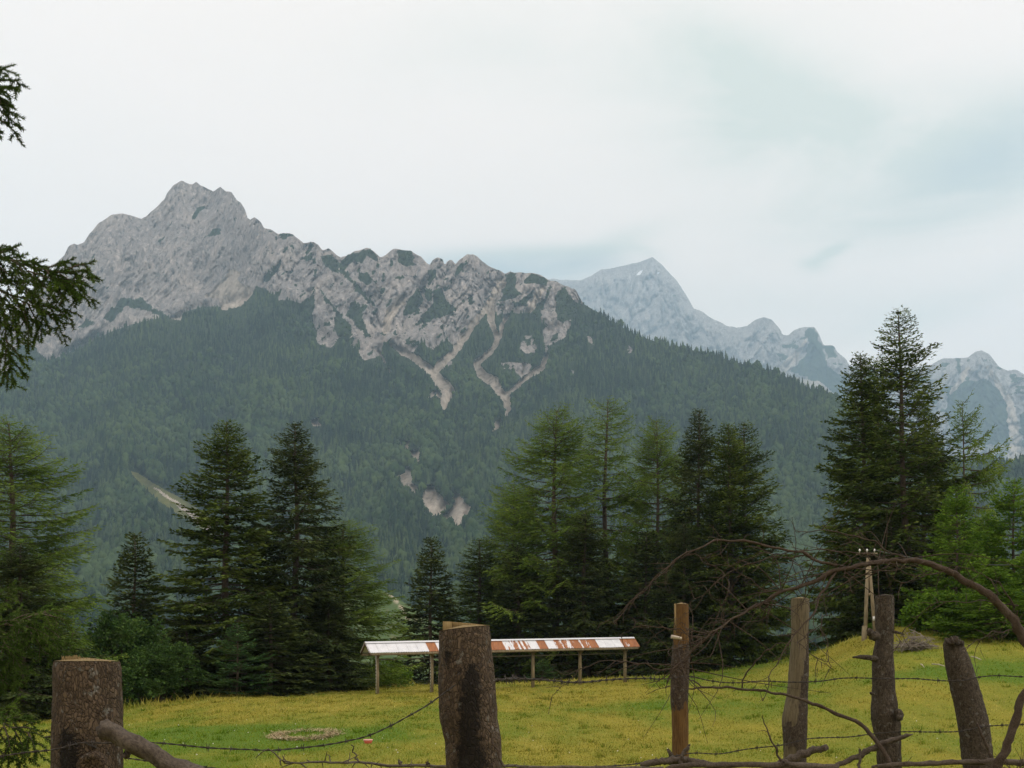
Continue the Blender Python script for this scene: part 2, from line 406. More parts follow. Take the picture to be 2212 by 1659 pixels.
VEG = [k2(p) for p in ([(800, 600), (840, 680), (800, 760), (700, 800), (690, 760), (740, 680), (780, 610)], [(1000, 680), (1070, 740), (1040, 790), (900, 830), (780, 870), (830, 790), (920, 700), (900, 620), (960, 600), (975, 650)],
 [(850, 600), (900, 620), (900, 690), (850, 680)], [(985, 590), (1020, 600), (1000, 630), (975, 620)], [(245, 385), (440, 310), (530, 385), (500, 400), (430, 370), (400, 420), (350, 400), (270, 470), (330, 540), (370, 640), (300, 540), (230, 470)], [(650, 330), (750, 330), (770, 440), (700, 445), (650, 400)],
 [(370, 490), (440, 490), (470, 540), (430, 580), (370, 540)], [(280, 790), (320, 700), (370, 700), (400, 750), (390, 820), (460, 950), (380, 900), (330, 850)], [(190, 860), (215, 780), (300, 850), (330, 940), (300, 1000), (230, 960)], [(90, 600), (130, 640), (180, 730), (280, 800), (215, 800), (130, 700)],
 [(-50, 700), (50, 650), (60, 720), (0, 830)], [(870, 470), (930, 470), (925, 530), (870, 545)], [(1060, 500), (1080, 430), (1180, 400), (1120, 450), (1070, 520)], [(1350, 700), (1420, 650), (1440, 540), (1430, 500), (1500, 500), (1500, 600), (1560, 640), (1500, 670), (1420, 690)],
 [(1570, 520), (1620, 490), (1740, 540), (1720, 580), (1640, 570), (1580, 560)], [(1500, 730), (1600, 640), (1640, 590), (1620, 670), (1560, 720)], [(1790, 640), (1850, 600), (1940, 700), (1990, 715), (1940, 840), (1800, 830), (1790, 720)], [(1560, 790), (1680, 700), (1720, 650), (1760, 560), (1700, 760)],
 [(965, 1020), (1010, 980), (1060, 1000), (1000, 1035)], [(330, 540), (400, 620), (470, 700), (500, 760), (440, 700), (360, 620)], [(600, 780), (660, 700), (680, 720), (620, 800)])]
VEG += [k1(p) for p in ([(550, 830), (620, 770), (650, 725), (760, 730), (850, 790), (910, 820), (900, 850), (800, 790), (680, 770), (600, 850)], [(420, 880), (470, 840), (510, 860), (450, 890)], [(60, 1010), (150, 960), (270, 1080), (200, 1160), (60, 1180)], [(1420, 620), (1480, 560), (1530, 500), (1500, 580), (1440, 640)],
 [(1640, 510), (1690, 480), (1690, 520), (1650, 530)], [(1730, 490), (1800, 500), (1840, 540), (1830, 590), (1760, 560)], [(1350, 715), (1400, 640), (1350, 690), (1300, 760)], [(1110, 400), (1150, 355), (1195, 350), (1190, 385), (1140, 390)], [(850, 430), (885, 395), (870, 430)], [(1430, 350), (1500, 380), (1470, 375)], [(1510, 380), (1560, 370), (1590, 385), (1530, 410)], [(1660, 740), (1690, 700), (1700, 740), (1680, 790)], [(1060, 240), (1110, 220), (1060, 290), (1030, 310)])]
vsd = np.full(PX.shape, -1e3)
vrag = 6.5 * fbm((PX + .7 * PY) / 8, (PY - .6 * PX) / 15, 3, 4, 39, gain=.65)
for poly in VEG: vsd = np.maximum(vsd, polysd(QX, QY, poly) + vrag)
speck = fbm((PX + .7 * PY) / 17, (PY - .5 * PX) / 26, 0, 5, 35, gain=.6)
speck_on = np.where(PX > 560, 0.24, 0.38) - 0.10 * sstep(90, 0, np.clip(sd, 0, 999)) * (PX > 560)
vsd = np.maximum(vsd, (speck - speck_on) * 30)
rock = sstep(-2.5, 2.5, sd) * (1 - sstep(-2.5, 2.5, vsd))
rock = rock * np.where(PX < 600, sstep(3, 8, np.broadcast_to(lows, PX.shape) - PY), 1.0)
SCREE = [k2(l) for l in ([(600, 1000, 20), (640, 1030, 40), (770, 1100, 48), (900, 1200, 55), (960, 1270, 80), (1010, 1340, 85), (1000, 1400, 65), (980, 1460, 30)], [(1320, 690, 45), (1290, 745, 50), (1250, 790, 45), (1150, 930, 45), (1060, 1060, 50), (960, 1150, 55), (920, 1200, 50)], [(1310, 740, 50), (1330, 850, 36), (1370, 960, 36), (1350, 1030, 36), (1270, 1100, 42), (1220, 1150, 50), (1260, 1230, 64), (1340, 1270, 76), (1380, 1340, 62), (1430, 1390, 52), (1445, 1460, 44), (1440, 1510, 26)],
 [(1725, 1090, 30), (1690, 1170, 44), (1600, 1230, 32), (1480, 1330, 26), (1430, 1370, 26)], [(1385, 1560, 30), (1355, 1600, 45), (1345, 1620, 20)], [(520, 1060, 16), (560, 1150, 10), (600, 1200, 6)], [(1400, 560, 70), (1360, 640, 60), (1310, 730, 40)], [(1690, 600, 40), (1650, 680, 50), (1600, 760, 40)], [(690, 680, 60), (600, 780, 70), (560, 900, 50)], [(1440, 800, 24), (1400, 870, 24), (1385, 960, 20)], [(1560, 1150, 14), (1540, 1240, 14)], [(880, 1380, 20), (920, 1350, 30), (970, 1390, 20)])]
SPOLY = [k1([(1130, 700), (1200, 640), (1280, 630), (1360, 690), (1330, 740), (1260, 775), (1200, 780), (1180, 720), (1110, 715)]), k1([(1200, 640), (1250, 570), (1290, 590), (1270, 640)]), k1([(920, 835), (980, 800), (970, 845)])]
SPOLY += [k4(p) for p in ([(385, 430), (435, 430), (452, 480), (442, 525), (400, 510)], [(455, 520), (480, 525), (480, 560), (455, 550)], [(530, 540), (560, 525), (600, 580), (620, 600), (645, 630), (590, 672), (550, 650), (520, 590)], [(635, 690), (690, 640), (685, 575), (715, 575), (732, 620), (772, 622), (740, 690), (702, 735), (660, 700), (620, 712)], [(455, 340), (497, 333), (482, 390), (460, 365)], [(385, 290), (393, 288), (395, 305), (386, 305)], [(420, 290), (440, 285), (425, 315)])]
SPOLY += [[(675, 908), (690, 905), (690, 918), (678, 918)]]
ssd = np.full(PX.shape, -1e3)
for l in SCREE: ssd = np.maximum(ssd, linesd(PX + .8 * wx, PY + .8 * wy, l) + .4 + 3.0 * fbm(PX / 7, PY / 10, 2, 3, 38))
rg = 5 * fbm(PX / 8, PY / 20, 0, 3, 36)
rg2 = 9 * fbm((PX + .3 * PY) / 5.5, (PY - .3 * PX) / 15, 2, 4, 40, gain=.65)
for poly in SPOLY: ssd = np.maximum(ssd, polysd(QX, QY, poly) + (rg2 + 3.0 if poly[0][1] > 930 else rg + 2.0))
scree = sstep(-1.8, 1.8, ssd)
rlike = np.maximum(rock, scree)
tsd = np.maximum(polysd(PX + .5 * wx, PY + .4 * wy, [(278, 1016), (300, 1022), (332, 1044), (368, 1064), (404, 1084), (470, 1128), (470, 1185), (420, 1136), (385, 1110), (345, 1084), (312, 1054)]), -1e3)
turf = sstep(-2, 2, tsd)
path = sstep(-1.5, 1.5, linesd(PX + wx, PY + wy, [(330, 1052, 3), (360, 1072, 7), (405, 1105, 9), (460, 1150, 10)]) + 1.5 * fbm(PX / 6, PY / 6, 0, 2, 37))
YF = lambda px, py: 1250 + 3.2 * (1430 - py)
dep = YF(PX, PY)
lo_b = np.broadcast_to(lows, PX.shape)
above = np.maximum(lo_b - PY, 0)
jump = 520 * (1 - sstep(430, 600, PX)) * sstep(0, 3.5, above)
dep = np.where(above > 0, YF(PX, lo_b) + 1.75 * above, dep) + jump
spur = fbm((PX + .35 * PY) / 210, PY / 520, 0, 3, 41, ridged=True)
dep = dep - 230 * (spur - .3) * np.clip((PY - sk[None]) / 120, 0, 1) * (1 - sstep(0, 60, above) * .7)
crag = sstep(0, 30, above) * (PX < 1262)
ang = np.radians(np.interp(PX, [0, 500, 700, 1000, 1250], [62, 58, 75, 70, 60]))
ca, sa = np.cos(ang), np.sin(ang)
ux = (PX + 18 * fbm(PX / 90, PY / 90, 0, 3, 42)); uy = PY + 18 * fbm(PX / 90, PY / 90, 5, 3, 43)
a_l = -ux * .5 + uy * .86; a_c = ux * .86 + uy * .5
rdg = fbm(a_c / 84, a_l / 300, 0, 5, 44, ridged=True, gain=.58)
rdg2 = fbm(ux / 34, uy / 60, 2, 4, 45, ridged=True, gain=.6)
rdg3 = fbm((ux * .8 - uy * .6) / 46, (ux * .6 + uy * .8) / 130, 4, 4, 46, ridged=True, gain=.55)
rdg4 = fbm((ux * .83 + uy * .5) / 9, (uy * .83 - ux * .5) / 26, 6, 4, 48, ridged=True, gain=.65)
def fissure(n, w): return 1 - sstep(0, w, np.abs(n))
crk = np.maximum(fissure(fbm(a_c / 46, a_l / 260, 0, 3, 101), .045), .85 * fissure(fbm(a_c / 21, a_l / 120, 3, 3, 102), .07))
crk = np.maximum(crk, .7 * fissure(fbm((ux * .9 - uy * .3) / 26, (ux * .3 + uy * .9) / 90, 6, 3, 103), .06))
stria = fbm(a_c / 7, a_l / 70, 1, 4, 104, gain=.6)
cmod = .35 + .65 * sstep(-.25, .4, fbm(PX / 85, PY / 70, 2, 3, 107)); cmod = cmod * np.interp(PX, [0, 480, 620], [.55, .55, 1.0])
dep = dep + crag * (44 * crk * cmod + 13 * stria * (.4 + .6 * cmod)) - crag * (78 * (rdg - .2) + 16 * (rdg2 - .2) + 12 * (rdg3 - .2) + 13 * rdg4) * (0.5 + .5 * sstep(0, 40, PY - sk[None] + 12))
dep = dep + 40 * scree * (1 - crag * .5)
dep = dep + (1 - crag) * rlike * 22 * fbm(PX / 12, PY / 26, 1, 3, 47, ridged=True)
XA, YA, ZA = (PX - CX) / F * dep, dep, EYE + (YH - PY) / F * dep
back = []
for k, (dy, dz) in enumerate(((120, -60), (500, -330), (1200, -800))):
    back.append(np.stack([XA[0] * (1 + dy / YA[0]), YA[0] + dy, ZA[0] + dz], -1))
VA = np.concatenate([np.stack(back[::-1]), np.stack([XA, YA, ZA], -1)])
pad = lambda m: np.concatenate([np.repeat(m[:1], 3, 0), m]).ravel()
massif_mat = rockmat('limestone_massif', (0.325, 0.298, 0.285), (0.42, 0.37, 0.33))
massif = link('mountain', mkmesh('mountain', VA.reshape(-1, 3), gridfaces(nrow + 3, len(pxs))[:, ::-1], massif_mat, True,
    {'rock': pad(np.clip(rlike, 0, 1)), 'scree': pad(np.maximum(scree, path)), 'turf': pad(turf * (1 - path)), 'snow': pad(rock * 0)}))
tag(massif, kind='structure')

# far peaks behind the massif
SKY_B = np.array([p[:2] for p in k3([(-500, 330), (-300, 300), (0, 262), (90, 240), (130, 245), (215, 248), (260, 230), (310, 198), (350, 195), (420, 180), (480, 165), (520, 150), (540, 143), (580, 175), (620, 220), (650, 250), (690, 310), (725, 375), (760, 385), (800, 415), (870, 450), (920, 460), (965, 455), (1000, 425), (1040, 413), (1075, 425), (1110, 460), (1125, 492), (1150, 495), (1180, 470), (1220, 457), (1270, 458), (1290, 490), (1310, 540), (1355, 542), (1370, 570), (1410, 600), (1425, 630), (1500, 645), (1580, 640), (1640, 650), (1720, 640), (1800, 625), (1850, 598), (1900, 600), (1960, 595), (1990, 570), (2020, 562), (2055, 580), (2100, 635), (2140, 655), (2170, 648), (2212, 670), (2400, 720), (2900, 860)])])
pxb = np.arange(1050, 2540, 3.4); nrb = 150
skb = np.interp(pxb, SKY_B[:, 0], SKY_B[:, 1]) + 2.2 * fbm(pxb / 13, .5, 0, 4, 51)
tb = np.linspace(0, 1, nrb)[:, None]
BX = np.broadcast_to(pxb, (nrb, len(pxb))).copy(); BY = skb[None] + (1210 - skb[None]) * tb
depb = np.interp(BX, [1050, 1400, 1600, 1850, 1950, 2540], [11900, 11500, 10900, 10200, 9800, 9400]) - 4.6 * (BY - 800)
bx = BX + 20 * fbm(BX / 70, BY / 70, 0, 3, 52); by = BY + 20 * fbm(BX / 70, BY / 70, 3, 3, 53)
e1 = fbm((bx * .8 + by * .6) / 60, (by * .8 - bx * .6) / 170, 0, 5, 54, ridged=True, gain=.58)
e2 = fbm(bx / 30, by / 70, 2, 4, 55, ridged=True, gain=.6)
crb = np.maximum(fissure(fbm((bx * .8 + by * .6) / 40, (by * .8 - bx * .6) / 170, 0, 3, 105), .06), .8 * fissure(fbm((bx * .9 - by * .4) / 22, (by * .9 + bx * .4) / 90, 3, 3, 106), .08))
e3 = fbm((bx * .83 + by * .5) / 9, (by * .83 - bx * .5) / 24, 6, 4, 60, ridged=True, gain=.65)
depb = depb - (170 * (e1 - .2) + 60 * (e2 - .2) + 40 * e3 - 70 * crb) * sstep(-8, 40, BY - skb[None])
vb = np.full(BX.shape, -1e3)
wbx, wby = 6 * fbm(BX / 20, BY / 20, 0, 3, 56), 6 * fbm(BX / 20, BY / 20, 4, 3, 57)
for poly in (k3([(1220, 470), (1270, 462), (1310, 560), (1330, 640), (1420, 690), (1420, 780), (1330, 760), (1230, 680), (1150, 660), (1220, 600), (1250, 530)]), k3([(1310, 545), (1350, 548), (1370, 590), (1330, 600)]), k3([(1870, 730), (1960, 700), (2040, 690), (2120, 760), (2150, 880), (2140, 980), (1900, 1000), (1860, 860)]), k3([(2190, 850), (2300, 800), (2300, 1000), (2210, 1000)]), k3([(1900, 600), (1920, 600), (1930, 660), (1910, 650)])):
    vb = np.maximum(vb, polysd(BX + wbx, BY + wby, poly) + 6 * fbm(BX / 18, BY / 12, 7, 3, 58))
sp = fbm((BX - .5 * BY) / 34, BY / 14, 0, 4, 59)
vb = np.maximum(vb, (sp - np.interp(BX, [1050, 1600, 1700, 2540], [.5, .4, .22, .22])) * 30)
vb = np.maximum(vb, np.where(BX > 1700, 1, -1) * 60 * sstep(990, 1030, BY) - 1)
rockb = 1 - sstep(-2.5, 2.5, vb)
sb = np.full(BX.shape, -1e3)
for l in (k3([(2050, 640, 20), (2150, 800, 30), (2170, 950, 50), (2180, 1080, 80)]), k3([(1960, 650, 30), (1910, 720, 24), (1880, 760, 10)]), k3([(1230, 520, 12), (1180, 600, 40), (1120, 650, 40)]), k3([(1170, 690, 20), (1290, 720, 30), (1350, 760, 20)])):
    sb = np.maximum(sb, linesd(BX + wbx, BY + wby, l))
screeb = sstep(-2, 2, sb)
snow = np.zeros(BX.shape)
for poly in (k3([(470, 222), (485, 203), (496, 207), (484, 224)]), k3([(560, 212), (572, 213), (566, 220)]), k3([(612, 432), (622, 430), (618, 440)])):
    snow = np.maximum(snow, sstep(-1.5, 1.0, polysd(BX, BY, poly)))
XB, ZB = (BX - CX) / F * depb, EYE + (YH - BY) / F * depb
backb = [np.stack([XB[0] * (1 + d / depb[0]), depb[0] + d, ZB[0] + z], -1) for d, z in ((1500, -1500), (200, -120))]
VB = np.concatenate([np.stack(backb), np.stack([XB, depb, ZB], -1)])
pad2 = lambda m: np.concatenate([np.repeat(m[:1], 2, 0), m]).ravel()
far_mat = rockmat('far_limestone', (0.32, 0.31, 0.30), (0.40, 0.38, 0.355))
farm = link('distant_mountain', mkmesh('distant_mountain', VB.reshape(-1, 3), gridfaces(nrb + 2, len(pxb))[:, ::-1], far_mat, True,
    {'rock': pad2(np.maximum(rockb, screeb)), 'scree': pad2(screeb), 'turf': pad2(snow * 0), 'snow': pad2(snow)}))
tag(farm, kind='structure')

# grassy foothill with a track, seen between the trees beyond the pasture
hx = np.linspace(560, 1120, 110); hyr = np.linspace(0, 1, 40)[:, None]
hs = np.interp(hx, [560, 640, 700, 780, 820, 850, 900, 950, 1010, 1120], [1560, 1400, 1310, 1270, 1272, 1288, 1318, 1350, 1400, 1560]) + 1.5 * fbm(hx / 20, .3, 0, 3, 61)
HX = np.broadcast_to(hx, (40, 110)); HY = hs[None] + (1575 - hs[None]) * hyr
hd = 620 + 1.6 * (1430 - HY) + 16 * fbm(HX / 60, HY / 60, 0, 3, 62)
tr = sstep(-1.2, 1.2, linesd(HX + 3 * fbm(HX / 20, HY / 20, 0, 2, 63), HY.copy(), [(830, 1272, 4), (850, 1290, 4), (868, 1315, 5), (884, 1340, 5)]))
bare = sstep(.1, .5, fbm(HX / 40, HY / 14, 0, 3, 64)) * .8
VH = np.concatenate([np.stack([(hx - CX) / F * (hd[0] + 60), hd[0] + 60, EYE + (YH - hs) / F * hd[0] - 25], -1)[None], np.stack([(HX - CX) / F * hd, hd, EYE + (YH - HY) / F * hd], -1)])
hm, nt, out = newmat('foothill_turf')
pos = nd(nt, 'ShaderNodeNewGeometry').outputs['Position']
A = lambda n: nd(nt, 'ShaderNodeAttribute', attribute_name=n).outputs['Fac']
q = noise(nt, pos, 0.12, 5, .65)
c = ramp(nt, q, [(0.3, (0.05, 0.085, 0.025)), (0.7, (0.08, 0.12, 0.035))])
c = mixc(nt, A('bare'), c, (0.13, 0.115, 0.05)); c = mixc(nt, A('track'), c, (0.36, 0.31, 0.22))
principled(nt, out, c, 0.95, 0.1, q, .5, 1.0)
p1 = lambda m: np.concatenate([m[:1], m]).ravel()
tag(link('hillside', mkmesh('hillside', VH.reshape(-1, 3), gridfaces(41, 110)[:, ::-1], hm, True, {'track': p1(tr), 'bare': p1(bare)})), kind='structure')

# ---------------------------------------------------------------- haze
hz, nt, out = newmat('valley_haze')
pv = nd(nt, 'ShaderNodeVolumePrincipled', {'Color': (0.56, 0.80, 1.0, 1), 'Density': 6.8e-5, 'Anisotropy': 0.0})
nt.links.new(pv.outputs[0], out.inputs['Volume'])
zlo, zhi = min(float(ZZ.min()), float(VA[..., 2].min()), float(VB[..., 2].min()), float(VH[..., 2].min())) - 1.5, max(float(VA[..., 2].max()), float(VB[..., 2].max())) + 60
mb = MB(); mb.box((0, 7300, (zlo + zhi) / 2), (11900, 0, 0), (0, 7600, 0), (0, 0, (zhi - zlo) / 2))
tag(link('haze', mb.mesh('haze', hz)), kind='stuff')

# ---------------------------------------------------------------- far forest
def leafmat(name, stops, attr=None, trans=0.25, obj_random=False, extra=None):
    m, nt, out = newmat(name)
    if obj_random: f = nd(nt, 'ShaderNodeObjectInfo').outputs['Random']
    else: f = nd(nt, 'ShaderNodeAttribute', attribute_name=attr or 'shade').outputs['Fac']
    if extra:
        pos = nd(nt, 'ShaderNodeNewGeometry').outputs['Position']
        f = mth(nt, 'ADD', mth(nt, 'MULTIPLY', f, 0.75), mth(nt, 'MULTIPLY', mth(nt, 'SUBTRACT', noise(nt, pos, extra, 3, .6), .42), 1.5), clamp=True)
    c = ramp(nt, f, stops)
    d = nd(nt, 'ShaderNodeBsdfDiffuse', {'Color': c})
    tr = nd(nt, 'ShaderNodeBsdfTranslucent', {'Color': c})
    mx = nd(nt, 'ShaderNodeMixShader', {0: trans, 1: d.outputs[0], 2: tr.outputs[0]})
    nt.links.new(mx.outputs[0], out.inputs[0])
    return m
forest_con = leafmat('forest_conifer', [(0.0, (0.006, 0.016, 0.010)), (0.45, (0.020, 0.038, 0.018)), (1.0, (0.075, 0.108, 0.040))], obj_random=True, trans=0.1, extra=0.0035)
forest_bro = leafmat('forest_broadleaf', [(0.0, (0.024, 0.048, 0.020)), (1.0, (0.075, 0.112, 0.04))], obj_random=True, trans=0.1, extra=0.0035)
def conifer_low(seed, tiers=5, w=.2):
    r = np.random.RandomState(seed); mb = MB(); sg = 8
    for k in range(tiers):
        z0 = 0.08 + .92 * k / tiers * .93; z1 = min(1.0, z0 + .42 * (1 - .6 * k / tiers))
        R = w * (1 - z0) ** .8 * 1.1
        th = np.arange(sg) * 2 * math.pi / sg + r.rand() * 6
        rr = R * np.where(np.arange(sg) % 2, .62, 1.0) * (1 + .22 * r.normal(size=sg))
        V = np.vstack([np.stack([rr * np.cos(th), rr * np.sin(th), z0 - .05 * (rr / R) + .02 * r.normal(size=sg)], -1), [[.01 * r.normal(), .01 * r.normal(), z1]]])
        mb.add(V, None, [(j, (j + 1) % sg, sg) for j in range(sg)])
    return mb.mesh('far_conifer', forest_con)
def broad_low(seed):
    r = np.random.RandomState(seed); mb = MB()
    for k in range(5):
        c = np.array([.16 * r.normal(), .16 * r.normal(), .42 + .32 * r.rand()]); R = .2 + .1 * r.rand(); n, s = 4, 7
        rows = []
        for i in range(n):
            ph = -1.1 + 2.4 * i / (n - 1)
            th = np.arange(s) * 2 * math.pi / s + .4 * i
            q = R * (1 + .18 * r.normal(size=s))
            rows.append(np.stack([c[0] + q * math.cos(ph) * np.cos(th), c[1] + q * math.cos(ph) * np.sin(th), c[2] + q * 1.1 * math.sin(ph)], -1))
        mb.add(np.vstack(rows), gridfaces(n, s, True), [((n - 1) * s, (n - 1) * s + j, (n - 1) * s + j + 1) for j in range(1, s - 1)])
    return mb.mesh('far_broadleaf', forest_bro)
VAR = [bpy.data.objects.new('far_tree', me) for me in (conifer_low(1), conifer_low(2, 6, .16), conifer_low(3, 4, .22), broad_low(4), broad_low(5))]
def scatter(name, pts, sc, rz, vi, label=None):
    me = bpy.data.meshes.new(name); me.vertices.add(len(pts)); me.vertices.foreach_set('co', np.asarray(pts, np.float32).ravel())
    for k, v, tp in (('sc', sc, 'FLOAT'), ('rz', rz, 'FLOAT'), ('vi', vi, 'INT')):
        a = me.attributes.new(k, tp, 'POINT'); a.data.foreach_set('value', np.asarray(v, np.float32 if tp == 'FLOAT' else np.int32))
    o = link(name, me); tag(o, kind='stuff')
    ng = bpy.data.node_groups.new(name, 'GeometryNodeTree')
    ng.interface.new_socket('Geometry', in_out='INPUT', socket_type='NodeSocketGeometry')
    ng.interface.new_socket('Geometry', in_out='OUTPUT', socket_type='NodeSocketGeometry')
    gi, go = ng.nodes.new('NodeGroupInput'), ng.nodes.new('NodeGroupOutput')
    def attr(n, tp):
        a = ng.nodes.new('GeometryNodeInputNamedAttribute'); a.data_type = tp; a.inputs['Name'].default_value = n
        return a.outputs['Attribute']
    s_, z_, v_ = attr('sc', 'FLOAT'), attr('rz', 'FLOAT'), attr('vi', 'INT')
    rot = ng.nodes.new('ShaderNodeCombineXYZ'); ng.links.new(z_, rot.inputs[2])
    scl = ng.nodes.new('ShaderNodeCombineXYZ')
    for i in range(3): ng.links.new(s_, scl.inputs[i])
    jn = ng.nodes.new('GeometryNodeJoinGeometry')
    for k, ob in enumerate(VAR):
        oi = ng.nodes.new('GeometryNodeObjectInfo'); oi.inputs['Object'].default_value = ob; oi.inputs['As Instance'].default_value = True
        cp = ng.nodes.new('FunctionNodeCompare'); cp.data_type = 'INT'; cp.operation = 'EQUAL'
        ng.links.new(v_, cp.inputs[2]); cp.inputs[3].default_value = k
        ip = ng.nodes.new('GeometryNodeInstanceOnPoints')
        ng.links.new(gi.outputs[0], ip.inputs['Points']); ng.links.new(cp.outputs[0], ip.inputs['Selection'])
        ng.links.new(oi.outputs['Geometry'], ip.inputs['Instance']); ng.links.new(rot.outputs[0], ip.inputs['Rotation']); ng.links.new(scl.outputs[0], ip.inputs['Scale'])
        ng.links.new(ip.outputs[0], jn.inputs[0])
    ng.links.new(jn.outputs[0], go.inputs[0])
    md = o.modifiers.new('scatter', 'NODES'); md.node_group = ng
    return o
rg_ = np.random.RandomState(77)
def sample_slope(n):
    r_ = rg_.rand(n) * (nrow - 1); c_ = rg_.rand(n) * (len(pxs) - 1)
    i, j = np.minimum(r_.astype(int), nrow - 2), np.minimum(c_.astype(int), len(pxs) - 2); u, v = r_ - i, c_ - j
    def b(M): return (M[i, j] * (1 - u) + M[i + 1, j] * u) * (1 - v) + (M[i, j + 1] * (1 - u) + M[i + 1, j + 1] * u) * v
    return b(XA), b(YA), b(ZA), b(PX), b(PY), b(rlike), b(turf), b(above), b(cov)
cov = np.zeros(PX.shape); bare_ = np.maximum(np.maximum(rlike * (crag < .01), scree), turf)
for s_ in range(1, 9): cov[s_:] = np.maximum(cov[s_:], bare_[:-s_])
X_, Y_, Z_, sx_, sy_, rk_, tf_, ab_, cv_ = sample_slope(125000)
lo = ab_ < 6
keep = (rk_ < .35) & (tf_ < .3) & lo & (sy_ < 1545) & (rg_.rand(len(X_)) < np.clip(.45 + (1430 - sy_) / 900, .4, 1))
size = rg_.uniform(19, 38, len(X_)) * (1 - .45 * sstep(.0, .3, rk_)) * (1 - .62 * cv_) * (.82 + .42 * fbm(sx_ / 45, sy_ / 30, 0, 3, 72)) * np.where(rg_.rand(len(X_)) < .06, 1.25, 1.0)
high = sstep(900, 640, sy_)
bro = rg_.rand(len(X_)) < np.clip(.30 - .45 * high + .9 * fbm(sx_ / 160, sy_ / 110, 0, 3, 71), 0, .85)
vi = np.where(bro, rg_.randint(3, 5, len(X_)), rg_.randint(0, 3, len(X_)))
size = np.where(bro, size * .8, size) * (1 - .25 * high)
kk = np.where(keep)[0]
dwarf = np.where((rk_ < .25) & ~lo)[0]
idx = np.concatenate([kk, dwarf])
sz = np.concatenate([size[kk], rg_.uniform(3.5, 8, len(dwarf))])
scatter('forest', np.stack([X_[idx], Y_[idx], Z_[idx] - .03 * sz], -1), sz, rg_.rand(len(idx)) * 6.28, np.concatenate([vi[kk], rg_.randint(0, 5, len(dwarf))]))
